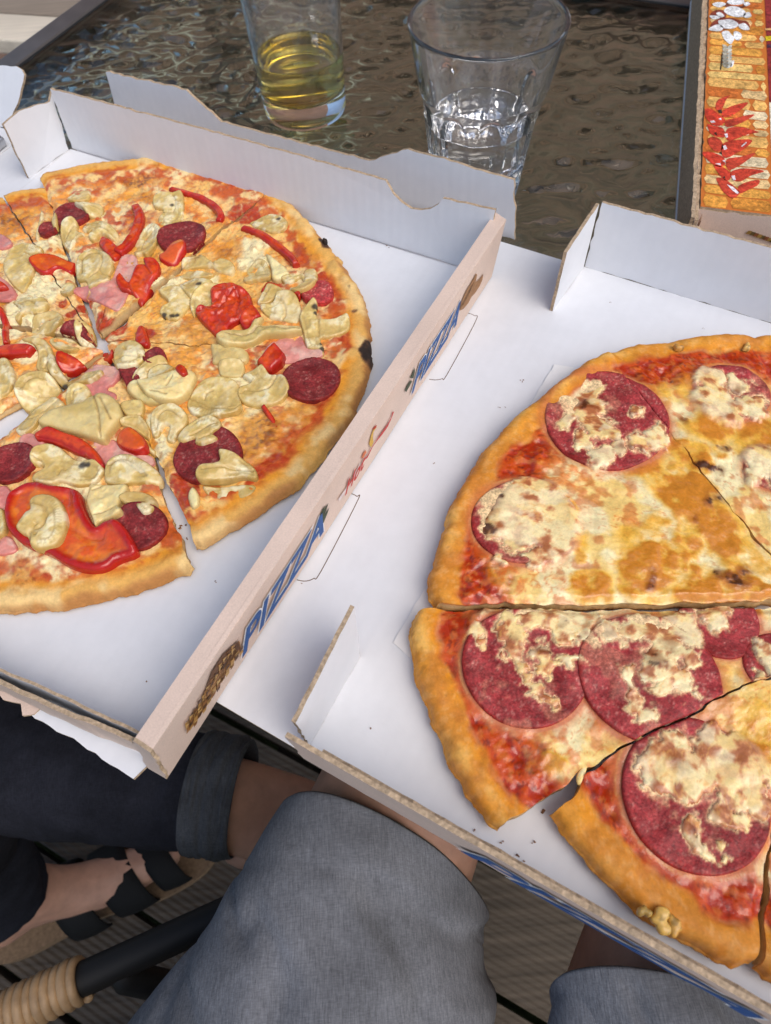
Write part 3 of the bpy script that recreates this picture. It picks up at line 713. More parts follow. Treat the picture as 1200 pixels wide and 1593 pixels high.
# ------------------------------------------------------------------ right pizza: salami under browned cheese
SAL_R = [  # centre px, horizontal radius px, vertical radius px
    ('a', 942, 655, 98), ('b', 812, 815, 77), ('c', 818, 1037, 98), ('d', 1008, 1055, 107), ('e', 1080, 1235, 115),
    ('f', 1216, 1042, 60), ('g', 1118, 968, 62), ('h', 1138, 612, 58), ('k', 1196, 735, 38)]
OVER = [  # cheese lying over the salami: px, py, r, strength
    (917, 640, 25, 1), (905, 630, 16, 1), (930, 663, 20, 1), (911, 690, 15, 1), (888, 660, 13, 1), (916, 611, 16, 1), (940, 676, 13, 1), (893, 625, 13, .9), (1000, 690, 20, .9), (958, 700, 16, 1), (930, 720, 20, .9), (985, 640, 10, .8), (1020, 680, 16, .9),
    (795, 790, 44, 1), (835, 778, 46, 1), (868, 828, 50, 1), (790, 820, 30, 1), (770, 800, 22, 1), (806, 843, 24, .9), (850, 865, 26, .9), (765, 770, 14, .8), (830, 815, 25, 1), (756, 828, 12, 1), (823, 879, 12, .9), (782, 872, 10, .8),
    (745, 980, 17, 1), (739, 962, 13, 1), (748, 1000, 10, .8), (800, 962, 17, 1), (800, 985, 18, 1), (797, 1010, 14, 1), (803, 1030, 13, 1), (815, 1050, 14, 1), (830, 1070, 14, 1), (844, 1086, 14, 1), (853, 1090, 10, 1), (838, 1016, 17, 1), (842, 1038, 13, 1), (870, 1036, 14, 1), (888, 1034, 9, 1),
    (835, 958, 22, 1), (872, 980, 22, 1), (860, 957, 25, 1), (895, 968, 18, 1), (906, 985, 12, 1), (863, 1108, 8, .9),
    (972, 1045, 14, 1), (977, 1066, 15, 1), (980, 1086, 15, 1), (981, 1105, 15, 1), (985, 1123, 10, 1), (1015, 1112, 13, 1), (998, 1118, 10, 1), (1031, 1004, 26, 1), (1019, 1036, 25, 1), (1048, 1059, 27, 1), (1061, 1074, 18, 1), (1060, 985, 26, 1), (978, 978, 22, 1), (938, 978, 18, 1), (1066, 1026, 14, 1), (1091, 1089, 11, 1), (1010, 985, 20, 1), (1025, 1070, 14, 1),
    (1019, 1196, 34, 1), (1053, 1190, 34, 1), (1087, 1203, 36, 1), (1122, 1175, 46, 1), (1165, 1182, 52, 1), (1139, 1216, 34, 1), (1173, 1240, 30, 1), (1080, 1283, 19, 1), (1082, 1310, 20, 1), (1093, 1340, 12, 1), (1130, 1268, 24, 1), (1122, 1336, 11, 1), (1053, 1157, 20, 1), (1062, 1225, 22, 1), (1150, 1275, 14, .9), (1110, 1150, 24, 1),
    (1110, 640, 40, 1), (1150, 600, 16, 1), (1175, 640, 24, 1), (1102, 596, 22, 1), (1142, 640, 14, .8), (1196, 712, 30, 1), (1212, 750, 24, 1), (1178, 742, 14, 1), (1230, 600, 20, 1), (1195, 1020, 20, 1), (1215, 1050, 26, 1), (1178, 1060, 14, .9),
    (1118, 975, 18, .8), (1105, 955, 25, 1)]
GOLDS = [(1107, 652, 34, 1), (1093, 583, 40, .8), (1082, 713, 28, .9), (1068, 700, 22, .8), (1179, 686, 36, .9), (983, 713, 38, 1, 1.3, .5), (968, 700, 24, .9), (1075, 780, 42, 1, 1.6, .85), (1110, 822, 44, 1, 1.6, .85), (1140, 850, 26, .9), (1066, 864, 22, .9), (1010, 878, 42, 1), (1000, 905, 30, .8),
         (922, 918, 30, 1), (905, 905, 18, .8), (983, 832, 26, .7), (1020, 820, 24, .6), (897, 857, 16, .8), (1148, 905, 34, .9), (1093, 922, 42, .9), (1170, 925, 30, .9), (828, 703, 24, 1), (731, 903, 36, 1), (795, 788, 14, .9), (762, 818, 16, .9), (883, 796, 20, .7), (862, 1195, 24, .9), (1167, 1176, 44, .9), (1200, 1130, 50, .8), (1053, 1192, 22, .8),
         (1120, 700, 18, .6), (1010, 600, 30, .7), (985, 640, 12, .6), (1150, 560, 30, .7), (1040, 560, 30, .6), (1190, 880, 30, .5), (1200, 1250, 40, .7), (880, 1245, 16, .6), (975, 1160, 20, .4)]
BROWNS = [(1110, 780, 12, .8), (1108, 733, 10, .9), (1070, 645, 8, .6), (718, 893, 9, 1), (735, 925, 14, .9), (742, 908, 9, .8), (800, 683, 14, .8), (795, 690, 8, 1), (765, 820, 12, .9), (757, 800, 8, .7), (772, 788, 10, .8), (905, 630, 12, .9), (918, 640, 9, .7), (982, 720, 14, .6), (1013, 900, 8, .7), (1090, 812, 7, .6), (1120, 895, 12, .7), (1142, 905, 14, .7), (1165, 950, 9, .6),
          (1019, 1038, 14, .7), (1030, 1000, 12, .6), (977, 1066, 10, .7), (800, 985, 9, .6), (840, 1020, 9, .7), (882, 968, 9, .6), (1053, 1190, 16, .6), (1080, 1300, 15, .7), (1083, 1325, 12, .6), (1062, 590, 8, .6), (1010, 565, 12, .6), (1140, 610, 10, .7), (900, 1010, 6, .6), (765, 1185, 12, .8), (760, 1175, 9, .7), (893, 1240, 11, 1), (905, 1255, 8, .7), (1005, 1382, 9, .7), (1130, 690, 7, .7), (1180, 700, 8, .6)]
_rc = un2(1240, 960)
def right_masks(x, y):
    ov = blobs(x, y, OVER, 0.42, 0.28, 60)
    return ov
CUR = ['']
def sal_mask(x, y, lo_=.0006, up_=.0055):
    s = np.zeros(len(x))
    for nme, px, py, r in SAL_R:
        if nme not in CUR[0]: continue
        c = un2(px, py); R = np.linalg.norm(un2(px + r, py) - un2(px - r, py)) / 2
        s = np.maximum(s, 1 - ss(R + lo_, R + up_, np.hypot(x - c[0], y - c[1])))
    return s
def right_base(x, y):
    return 0.0016 * (fbm(x, y, 38, 3, 71) - 0.5) * 2 + 0.0008 * (fbm(x, y, 120, 2, 72) - 0.5) * 2
def right_top(x, y, do, dsd):
    n1 = fbm(x, y, 70, 4, 11); n2 = fbm(x, y, 240, 4, 12); n3 = fbm(x, y, 30, 3, 13); n4 = fbm(x, y, 520, 3, 14)
    sm = sal_mask(x, y); ov = blobs(x, y, OVER, 0.40, 0.45, 60, fine=.006); gd = blobs(x, y, GOLDS, 0.5, 0.55, 61); bw = blobs(x, y, BROWNS, 0.6, 0.5, 62)
    sring_off = sm
    rimc = 1 - ss(0.0108, 0.0145, do + 0.004 * (n1 - 0.5))
    sring = ss(0.0098, 0.0138, do + 0.004 * (n1 - .5)) * (1 - ss(0.0210, 0.0335, do + 0.018 * (n1 - 0.5) + 0.008 * (n2 - .5) - .002))
    inn = ss(0.014, 0.022, do)
    vn = 1 - ss(0, .030, np.abs(fbm(x, y, 125, 3, 17) - .5)); vn2 = 1 - ss(0, .035, np.abs(fbm(x, y, 290, 2, 18) - .5))
    c = np.repeat(CH_PALE[None], len(x), 0)
    c = mixc(c, CH_WHITE, ss(0.40, 0.55, n1))
    c = mixc(c, (.90, .46, .07), 0.55 * ss(0.50, 0.66, n3) * (.35 + .65 * ss(.40, .60, n2)))
    c = mixc(c, (.70, .13, .020), 0.85 * ss(0.50, 0.66, n2) * (1 - ss(.02, .075, do)))
    c = mixc(c, (.72, .20, .03), .75 * vn * ss(.40, .54, n3)); c = mixc(c, (.66, .17, .03), .55 * vn2 * ss(.42, .58, n1))
    c = mixc(c, (.60, .15, .03), 0.65 * ss(.60, .70, fbm(x, y, 150, 3, 19)))
    # golden blisters with a darker skin
    gm_ = np.clip(gd * (0.45 + 1.0 * n2), 0, 1)
    c = mixc(c, (.88, .49, .07), ss(.15, .70, gm_)); c = mixc(c, (.58, .17, .015), 0.8 * ss(.50, .90, gm_ * (0.55 + .9 * n1)))
    # cheese over salami is thinner, pinkish in places, with brown crumbs
    on = sm * ss(.4, .6, ov)
    c = mixc(c, (.94, .72, .34), 0.6 * on); c = mixc(c, (.62, .22, .08), on * 0.8 * ss(.48, .60, n2)); c = mixc(c, (.60, .25, .16), on * .6 * (1 - ss(.55, .85, ov)) * ss(.4, .6, n4)); c = mixc(c, (.34, .09, .03), on * .7 * ss(.60, .68, n2)); c = mixc(c, (.80, .42, .10), on * .5 * vn); c = mixc(c, (.94, .80, .48), on * 0.6 * ss(.50, .66, fbm(x, y, 130, 3, 23)))
    c = mixc(c, (.62, .26, .15), .85 * ss(.93, 1, sm) * (1 - ss(.50, .66, ov)))
    c = mixc(c, BRN, np.clip(bw * (0.3 + 1.3 * n2), 0, .92)); c = mixc(c, DK, 0.8 * ss(.62, .75, bw * (.4 + n4)))
    # sauce
    sc_ = np.repeat(np.array(SAUCE)[None], len(x), 0); sc_ = mixc(sc_, SAUCE2, ss(.45, .62, n2)); sc_ = mixc(sc_, (.20, .025, .01), 0.8 * ss(.60, .72, n4)); sc_ = mixc(sc_, (.70, .22, .05), .45 * ss(.62, .72, fbm(x, y, 300, 3, 15)))
    f = (sring * (1 - .95 * ss(.75, 1, sm)))[:, None]; c = c * (1 - f) + sc_ * f
    # crust colour: orange oil towards the inside, floury pale patches outside
    cr = np.repeat(np.array([.72, .30, .035])[None], len(x), 0)
    cr = mixc(cr, (.76, .27, .008), 0.9 * ss(.0045, .012, do)); cr = mixc(cr, (.90, .56, .15), 0.6 * ss(.44, .70, n1) * (1 - ss(.0035, .0085, do + .004 * (n2 - .5)))); cr = mixc(cr, (.62, .23, .03), .7 * ss(.46, .66, n3)); cr = mixc(cr, (.86, .58, .26), .16 * ss(.56, .66, n4)); cr = mixc(cr, (.50, .16, .02), .55 * ss(.56, .72, fbm(x, y, 95, 3, 29)))
    cr = mixc(cr, (.50, .18, .02), .5 * ss(.55, .75, n2)); cr = mixc(cr, (.40, .14, .02), .4 * ss(.80, .88, fbm(x, y, 420, 2, 16)))
    cr = mixc(cr, (.46, .07, .015), .8 * ss(.0085, .0125, do) * ss(.40, .60, n1))
    f = rimc[:, None]; c = c * (1 - f) + cr * f
    # heights
    e = right_base(x, y) * inn
    e += inn * (1 - .75 * sm) * (0.0005 * (n2 - 0.5) * 2 + 0.00015 * (n4 - .5) * 2)
    e += 0.0009 * gd * inn + 0.0005 * bw * n2
    e += sring * (1 - sm) * (0.0010 * (n2 - 0.5) * 2 - 0.0004)
    hi_ = ss(.45, .56, ov); si = sal_mask(x, y, -.0036, -.0006)
    c = mixc(c, (.60, .16, .05), .6 * (sm - si).clip(0, 1) * (1 - hi_))
    e += (sm * hi_ * (.0013 + .00035 * ss(.48, .60, ov) + .0010 * np.clip(ov - .5, 0, .5) + .0004 * (n1 - .5) * 2) - si * (1 - hi_) * .0012) * inn
    wet = np.clip(.55 + .5 * (n3 - .5) + .25 * gd + .25 * sring - .25 * rimc, 0.05, 1)
    return e, np.c_[np.clip(c, 0, 1), wet]

RIGHT = [
    dict(n='RA', cl=(.5, 0), apex=(1238, 940), crust=[(934, 558), (990, 545), (1050, 537), (1130, 532), (1200, 535), (1290, 550), (1385, 592)], label='cheesy salami slice at the right edge with round browned cheese blisters', lift=.0, seed=201),
    dict(n='RB', cl=(0, .5), apex=(1233, 946), crust=[(668, 950), (672, 900), (690, 830), (714, 768), (750, 712), (800, 660), (850, 620), (900, 579), (934, 559)], label='widest salami slice, two half covered salami rounds and a golden cheese tip', lift=.0012, seed=202),
    dict(n='RC', cl=(0, .75), apex=(1225, 956), apex2=(1225, 1040), rside=[(1225, 1040), (1100, 1098), (1000, 1148), (935, 1184), (892, 1210), (835, 1252), (768, 1291)], crust=[(637, 957), (640, 1000), (652, 1060), (672, 1120), (705, 1190), (738, 1252), (768, 1291)], label='pizza slice with two large bare dark red salami rounds side by side', lift=.0, seed=203),
    dict(n='RD', cl=(.75, 0), apex=(1228, 1042), apex2=(1232, 1060), lside=[(1228, 1042), (1100, 1102), (1000, 1153), (935, 1190), (903, 1216), (880, 1250), (856, 1272)], crust=[(856, 1272), (880, 1300), (920, 1350), (970, 1400), (1030, 1445), (1090, 1480), (1157, 1509)], label='nearest salami slice, one big salami round, crust along the near box wall', lift=.0, seed=204),
    dict(n='RE', apex=(1238, 1004), crust=[(1170, 1513), (1260, 1548), (1400, 1560), (1480, 1500)], label='sliver of salami pizza slice at the lower right corner of the picture', lift=.0, seed=205)]
RS = {}
for d in RIGHT:
    S = geom_slice(d['apex'], d['crust'], d['seed'], 0.0010, apex2=d.get('apex2'), lside=d.get('lside'), rside=d.get('rside'), closed=d.get('cl', (0, 0)))
    CUR[0] = dict(RA='ahk', RB='ab', RC='cdfg', RD='e', RE='')[d['n']]
    build_slice(S, 'pizza_slice', d['label'], 'slices of the salami pizza', right_top, 0.0155, d['lift'], 0.001, rim_h=0.0096, rim_w=0.0104, in_h=0.0085, loc=d['crust'][len(d['crust']) // 2])
    S.lift = d['lift']; RS[d['n']] = S
def salami_col(x, y, d, R, dark=1.0, seed=0):
    n = fbm(x, y, 300, 4, 33 + seed); n2 = fbm(x, y, 1100, 2, 34 + seed); n3 = fbm(x, y, 60, 3, 35 + seed)
    c = np.repeat(np.array([.36, .040, .040])[None] * dark, len(x), 0)
    c = mixc(c, np.array((.36, .055, .05)) * dark, ss(.5, .7, n)); c = mixc(c, np.array((.56, .20, .16)) * dark, .8 * ss(.66, .73, n2) * ss(.35, .6, n)); c = mixc(c, np.array((.20, .018, .018)) * dark, .5 * ss(.55, .7, n3))
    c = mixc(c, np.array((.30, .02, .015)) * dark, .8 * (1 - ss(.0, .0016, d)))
    return np.c_[np.clip(c, 0, 1), np.clip(.25 + .5 * n3, 0, 1)]
def add_salami_right(nme, px, py, r, keys, up=0.0):
    c = un2(px, py); R = np.linalg.norm(un2(px + r, py) - un2(px - r, py)) / 2
    a = np.linspace(0, 2 * np.pi, 72, endpoint=False); wob = 1 + 0.025 * np.sin(2 * a + px) + 0.015 * np.sin(3 * a + py)
    P = c + (R * wob)[:, None] * np.c_[np.cos(a), np.sin(a)]
    for kname in keys:
        S = RS[kname]
        clip = S.poly
        base = lambda x, y: T + ZB + S.lift + 0.0085 + right_base(x, y) + 0.0002 + up
        g = cookie_mesh(P, base, 0.0011, 0.0008, 0.0007, 0.5, clip, seed=int(px))
        if g is None: continue
        V, Fc, dd, gg, nt_ = g
        if len(V) < 30: continue
        dc = R - np.hypot(V[:, 0] - c[0], V[:, 1] - c[1])
        V[:, 2] += np.where(np.arange(len(V)) < nt_, 0.0003 * (1 - ss(0, .008, dc)), 0)
        cc = salami_col(V[:, 0], V[:, 1], dc, R, 1.0, int(px) % 9); X_, Y_ = V[:, 0], V[:, 1]
        ov = blobs(X_, Y_, OVER, 0.40, 0.45, 60, fine=.006); n2 = fbm(X_, Y_, 240, 4, 12); nb = fbm(X_, Y_, 85, 3, 44 + int(px) % 7)
        c3 = cc[:, :3]; c3 = mixc(c3, (.62, .27, .15), .75 * ss(.08, .38, ov + .5 * (n2 - .5))); c3 = mixc(c3, (.86, .62, .32), .9 * ss(.30, .56, ov + .35 * (n2 - .5)))
        c3 = mixc(c3, (.60, .26, .15), .35 * ss(.64, .72, nb)); c3 = mixc(c3, (.18, .012, .010), .45 * ss(.60, .72, fbm(X_, Y_, 120, 2, 51)))
        cc[:, :3] = np.clip(c3, 0, 1); cc[:, 3] = np.clip(cc[:, 3] + .4 * ss(.3, .6, ov), 0, 1)
        obj('salami_slice', V, Fc, MT['salami'], S.root, True, cc)
for it, keys in zip(SAL_R, (['RB', 'RA'], ['RB'], ['RC'], ['RC'], ['RD'], ['RC'], ['RC'], ['RA'], ['RA'])):
    add_salami_right(*it, keys, 0.0009 if it[0] == 'd' else 0.0)

# strings of cheese that still join the two near slices
def on_right(px, py, h): return un(px, py, ZB + h)
for path, rr in (([(915, 1185), (905, 1205), (902, 1222)], .0014), ([(985, 1140), (1000, 1155), (1020, 1165)], .0016)):
    P = catmull(np.array([on_right(*q, 0.0072) for q in path]), 6, False); n_ = len(P)
    rings = tube_rings(P, rr * (0.8 + 0.35 * np.sin(np.linspace(0, 3.1, n_) * 2 + path[0][0])), 12, squash=.7)
    V = np.concatenate(rings)
    o = loft('cheese_string', rings, MT['cheese'], RS['RC'].root)
    a = o.data.color_attributes.new('Col', 'FLOAT_COLOR', 'POINT'); cc = np.repeat(CH_PALE[None], len(V), 0); cc = mixc(cc, CH_WHITE, ss(.4, .6, fbm(V[:, 0], V[:, 1], 150, 3, 3)))
    a.data.foreach_set('color', np.c_[cc, np.full(len(V), .7)].astype(np.float32).ravel())
# hardened cheese lumps that ran over the rim
def lump(name, px, py, rpx, h, colr, parent, zoff=0.0, stretch=1.0, mt='cheese', seed=0, flat=False):
    c = un(px, py, ZB + zoff); R = np.linalg.norm(un2(px + rpx, py) - un2(px - rpx, py)) / 2
    a = np.linspace(0, 2 * np.pi, 26, endpoint=False); rg = np.random.default_rng(seed + int(px))
    rr = R * (1 + 0.25 * np.sin(2 * a + rg.random() * 6) + 0.2 * np.sin(3 * a + rg.random() * 6) + .1 * np.sin(5 * a + rg.random() * 6))
    P = c[:2] + np.c_[rr * np.cos(a) * stretch, rr * np.sin(a)]
    g = cookie_mesh(P, lambda x, y: np.full(len(x), c[2]), h, R * .9, max(.0004, R / 10), 0.1, lump=h * .5, seed=seed)
    if g is None: return
    V, Fc, dd, gg, nt_ = g
    n = fbm(V[:, 0], V[:, 1], 500, 3, seed)
    cc = np.repeat(np.array(colr)[None], len(V), 0); cc = mixc(cc, np.array(colr) * .55, ss(.5, .7, n))
    return obj(name, V, Fc, MT[mt], parent, True, np.c_[cc, np.full(len(V), .5)])
for (px, py, r, c) in ((1003, 1418, 9, (.80, .52, .14)), (1030, 1432, 16, (.80, .50, .12)), (1050, 1440, 12, (.72, .40, .08)), (1056, 540, 6, (.60, .30, .06)), (1163, 539, 6, (.76, .46, .12))):
    lump('cheese_lump', px, py, r, .0013, c, RS['RD' if py > 1000 else 'RA'].root, .0105, seed=3)
# ------------------------------------------------------------------ left pizza: mushrooms, peppers, ham, salami
C1 = lambda P: [(x / 3.75, 230 + y / 3.75) for x, y in P]
C2 = lambda P: [(280 + x / 3.75, 230 + y / 3.75) for x, y in P]
C3 = lambda P: [(x / 3.75, 540 + y / 3.75) for x, y in P]
C4 = lambda P: [(230 + x / 3.243, 500 + y / 3.243) for x, y in P]
L_BROWN = [(215, 277, 9, .9, 3.2, 0.1), (190, 300, 10, .5), (170, 312, 9, .7), (235, 308, 14, .6), (350, 395, 24, .6), (360, 375, 16, .4), (470, 385, 14, .8), (478, 400, 12, .7), (405, 660, 26, .8), (395, 690, 22, .7), (430, 690, 22, .7), (470, 660, 26, .5), (455, 640, 22, .5), (415, 675, 10, .9), (440, 700, 10, .8), (40, 890, 16, .7), (48, 905, 18, .9), (30, 880, 12, .8), (118, 917, 12, .9), (140, 905, 14, .6), (60, 912, 14, .5), (310, 520, 26, .5), (300, 545, 24, .45), (330, 545, 18, .4), (533, 452, 5, 1), (547, 453, 4, 1), (555, 482, 5, 1), (557, 488, 4, 1), (10, 345, 20, .8), (25, 335, 16, .6), (95, 290, 10, .5), (300, 380, 14, .4), (350, 640, 12, .5)]
L_RED = [(385, 335, 14, .8), (365, 330, 12, .7), (480, 390, 16, .9), (520, 430, 18, 1), (530, 455, 16, 1), (548, 510, 14, 1), (540, 530, 12, .8), (440, 710, 22, 1, 1.8, -.8), (470, 690, 16, 1, 1.8, -.9), (495, 655, 14, .9, 2.0, -1.1), (510, 620, 12, .8, 2.0, -1.2), (415, 735, 16, 1, 1.5, -.5), (290, 770, 12, 1, 1.8, 1.3), (285, 745, 12, .9, 1.6, 1.3), (300, 805, 10, .6), (265, 850, 12, .8), (275, 840, 10, .7), (255, 860, 12, .6), (60, 905, 12, .8), (55, 915, 12, .9), (5, 910, 16, .6), (20, 350, 14, .7), (130, 470, 10, .8), (165, 500, 18, .9), (180, 510, 14, .8), (120, 480, 12, .7), (160, 520, 14, .7), (230, 520, 12, .7), (240, 560, 16, .6), (300, 470, 10, .5), (70, 480, 10, .5), (100, 460, 8, .7), (430, 440, 14, .6), (200, 345, 26, .45), (230, 340, 20, .4), (20, 900, 14, .5), (295, 830, 14, .4), (375, 770, 20, .5), (350, 800, 20, .4)]
L_WHITE = [(50, 420, 30, .9), (60, 450, 28, .9), (30, 470, 26, .8), (100, 365, 16, .8), (90, 400, 18, .7), (20, 500, 24, .9), (45, 540, 20, .8), (390, 385, 20, .8), (400, 400, 18, .8), (370, 600, 22, .8), (400, 640, 16, .6), (250, 650, 14, .9), (255, 680, 10, .8), (100, 740, 24, 1), (130, 760, 24, 1), (120, 730, 20, .9), (80, 870, 22, .7), (40, 860, 22, .8), (10, 870, 20, .6), (300, 450, 20, .8), (330, 440, 16, .7), (260, 440, 16, .7), (10, 390, 20, .6), (230, 420, 14, .5), (170, 400, 12, .6), (255, 695, 14, .8), (270, 620, 10, .7), (60, 375, 16, .7)]
def left_top(x, y, do, dsd):
    n1 = fbm(x, y, 70, 4, 111); n2 = fbm(x, y, 230, 4, 112); n3 = fbm(x, y, 30, 3, 113); n4 = fbm(x, y, 520, 3, 114); n5 = fbm(x, y, 140, 3, 117)
    bw = blobs(x, y, L_BROWN, 0.6, 0.5, 160); rd = blobs(x, y, L_RED, 0.5, .4, 161); wh = blobs(x, y, L_WHITE, .5, .5, 162)
    rimc = 1 - ss(0.0108, 0.0152, do + 0.007 * (n1 - 0.5) + .003 * (n2 - .5))
    inn = ss(0.014, 0.022, do)
    c = np.repeat(np.array((.92, .60, .23))[None], len(x), 0)
    c = mixc(c, (.88, .68, .34), ss(.46, .64, n1)); c = mixc(c, (.88, .30, .03), .85 * ss(.48, .64, n5)); c = mixc(c, (.56, .085, .02), .85 * ss(.51, .64, n2) * ss(.36, .54, n1)); c = mixc(c, (.86, .46, .08), .6 * ss(.5, .7, n3))
    vn = 1 - ss(0, .030, np.abs(fbm(x, y, 130, 3, 127) - .5)); c = mixc(c, (.80, .22, .03), .7 * vn * ss(.40, .55, n3))
    c = mixc(c, (.92, .78, .42), ss(.25, .7, wh * (.5 + n2)))
    c = mixc(c, (.46, .055, .018), ss(.25, .65, rd * (.45 + 1.1 * n2))); c = mixc(c, (.62, .13, .03), .6 * rd * ss(.5, .65, n4))
    c = mixc(c, (.72, .30, .045), .8 * ss(.12, .6, bw * (.5 + n2))); c = mixc(c, (.34, .085, .016), .85 * ss(.40, .75, bw * (.4 + 1.1 * n2)) * ss(.46, .62, .5 * n4 + .5 * n5)); c = mixc(c, DK, .7 * ss(.78, 1.0, bw * (.42 + n4)))
    c = mixc(c, (.45, .22, .09), .5 * ss(.60, .70, n4) * inn)
    sr_ = ss(.0105, .0145, do + .004 * (n2 - .5)) * (1 - ss(.0185, .030, do + .018 * (n1 - .5))) * ss(.36, .54, n5); c = mixc(c, (.50, .060, .012), .85 * sr_); c = mixc(c, (.66, .15, .03), .5 * sr_ * ss(.5, .65, n4))
    cr = np.repeat(np.array([.76, .41, .10])[None], len(x), 0)
    cr = mixc(cr, (.84, .60, .26), .8 * ss(.48, .66, n1)); cr = mixc(cr, (.80, .31, .02), .9 * ss(.006, .0125, do + .006 * (n3 - .5)) ); cr = mixc(cr, (.60, .22, .03), .6 * ss(.52, .72, n2) * ss(.004, .010, do))
    cr = mixc(cr, (.42, .17, .05), .85 * (1 - ss(0.0, .0042, do + .006 * (n1 - .5))) * ss(.28, .50, fbm(x, y, 26, 2, 119) + .25 * ss(.34, .44, y) * ss(.08, -.10, x + .1)))
    cr = mixc(cr, (.50, .08, .02), .75 * ss(.009, .0125, do) * ss(.46, .62, n5))
    ch = blobs(x, y, [(572, 545, 15, 1, 1.5, 1.45), (578, 535, 11, 1), (505, 378, 6, 1), (420, 298, 7, 1), (110, 277, 7, .5), (112, 918, 4, .5), (545, 450, 4, .55), (555, 482, 5, .55)], .5, .45, 163)
    cr = mixc(cr, (.20, .09, .04), ss(.30, .7, ch * (.5 + n2))); cr = mixc(cr, (.035, .022, .016), ss(.60, .95, ch * (.5 + n2)))
    bubbl = blobs(x, y, [(480, 340, 9, 1), (470, 350, 8, 1), (515, 415, 9, 1), (540, 470, 8, 1), (395, 300, 10, .8), (540, 545, 10, 1), (530, 400, 6, 1), (490, 355, 6, .9)], .4, .5, 164)
    cr = mixc(cr, (.72, .42, .12), .8 * bubbl)
    f = rimc[:, None]; c = c * (1 - f) + cr * f
    e = inn * (0.0016 * (fbm(x, y, 34, 3, 171) - .5) * 2 + .0011 * (n1 - .5) * 2 + 0.0011 * (n2 - .5) * 2 + .0005 * (n4 - .5) * 2) + .0012 * bubbl + .0007 * wh * inn - .0006 * rd * inn
    e += (1 - inn) * .0006 * (n2 - .5) * 2
    wet = np.clip(.45 + .5 * (n3 - .5) + .3 * rd + .2 * wh - .38 * rimc, 0.02, 1)
    return e, np.c_[np.clip(c, 0, 1), wet]
LEFT = [
    dict(n='LZ', cl=(0, .7), apex=(151, 537), crust=[(-190, 470), (-150, 382), (-70, 328), (6, 312)], label='mushroom pizza slice cut off by the left edge of the picture, darker rim corner showing', lift=0, seed=301),
    dict(n='L0', cl=(.7, 0), apex=(152, 536), crust=[(9, 311), (40, 303), (72, 297)], label='narrow mushroom slice left of the raised top slice, orange pepper on it', lift=0, seed=302),
    dict(n='LA', cl=(0, 1), apex=(160, 528), crust=[(66, 283), (100, 271), (160, 262), (220, 257), (258, 257)], label='raised top left mushroom pizza slice with a long curved red pepper strip', lift=.0012, seed=303),
    dict(n='LB', cl=(1, .8), apex=(161, 528), crust=[(258, 257), (310, 263), (370, 280), (429, 303)], label='mushroom slice at the far box wall with a dark round salami at its middle', lift=.0012, seed=304),
    dict(n='LC', cl=(.8, 1), apex=(169, 541), crust=[(429, 303), (475, 345), (506, 385), (542, 428), (566, 472), (580, 525), (578, 562)], label='mushroom pizza slice with a shiny red pepper end and a charred spot on the rim', lift=.0012, seed=305),
    dict(n='LD', cl=(1, 0), apex=(170, 543), crust=[(578, 562), (556, 640), (511, 705), (456, 765), (390, 815), (312, 857)], label='mushroom pizza slice with two salami rounds nearest the printed front wall', lift=.0012, seed=306),
    dict(n='LE', apex=(166, 560), lside=[(166, 560), (222, 640), (241, 715), (257, 775), (281, 832), (306, 889)], crust=[(306, 889), (250, 912), (190, 930), (120, 944), (60, 951), (0, 953), (-70, 948), (-130, 900), (-160, 828)], label='nearest mushroom pizza slice with a wide red pepper ring under a curled mushroom', lift=0, seed=307),
    dict(n='LW', apex=(164, 554), cl=(0, .7), crust=[(-235, 787), (-255, 700), (-240, 600), (-192, 472)], label='middle left mushroom pizza slice heaped with mushrooms above the white gap', lift=.0002, seed=308)]
LS = {}
hx0, hy0, hs = -0.40, 0.08, 0.0008; HM = np.full((560, 510), T + ZB - 0.0005)
def hidx(x, y): return np.clip(((x - hx0) / hs + .5).astype(int), 0, HM.shape[0] - 1), np.clip(((y - hy0) / hs + .5).astype(int), 0, HM.shape[1] - 1)
def hput(x, y, z): i, j = hidx(x, y); np.maximum.at(HM, (i, j), z)
for d in LEFT:
    S = geom_slice(d['apex'], d['crust'], d['seed'], 0.0011, closed=d.get('cl', (0, 0)), lside=d.get('lside'))
    build_slice(S, 'pizza_slice', d['label'], 'slices of the mushroom pizza', left_top, 0.0155, d['lift'], 0.0, rim_h=0.0072, rim_w=0.0110, in_h=0.0070, loc=d['crust'][len(d['crust']) // 2])
    LS[d['n']] = S; hput(S.V[:, 0], S.V[:, 1], S.V[:, 2])
def hsample(x, y, rad=3):
    i, j = hidx(x, y); i0, i1, j0, j1 = max(i.min() - 12, 0), i.max() + 13, max(j.min() - 12, 0), j.max() + 13
    W = HM[i0:i1, j0:j1].copy()
    for ax in (0, 1):
        for _ in range(2):
            cs = np.cumsum(np.concatenate([np.take(W, [0] * (rad + 1), ax), W, np.take(W, [-1] * rad, ax)], ax), ax)
            W = (np.take(cs, range(2 * rad + 1, cs.shape[ax]), ax) - np.take(cs, range(0, cs.shape[ax] - 2 * rad - 1), ax)) / (2 * rad + 1) if cs.shape[ax] > 2 * rad + 1 else W
    fx = np.clip((x - hx0) / hs - i0, 0, W.shape[0] - 1.001); fy = np.clip((y - hy0) / hs - j0, 0, W.shape[1] - 1.001)
    a = fx.astype(int); b = fy.astype(int); fx = fx - a; fy = fy - b
    return (W[a, b] * (1 - fx) + W[a + 1, b] * fx) * (1 - fy) + (W[a, b + 1] * (1 - fx) + W[a + 1, b + 1] * fx) * fy
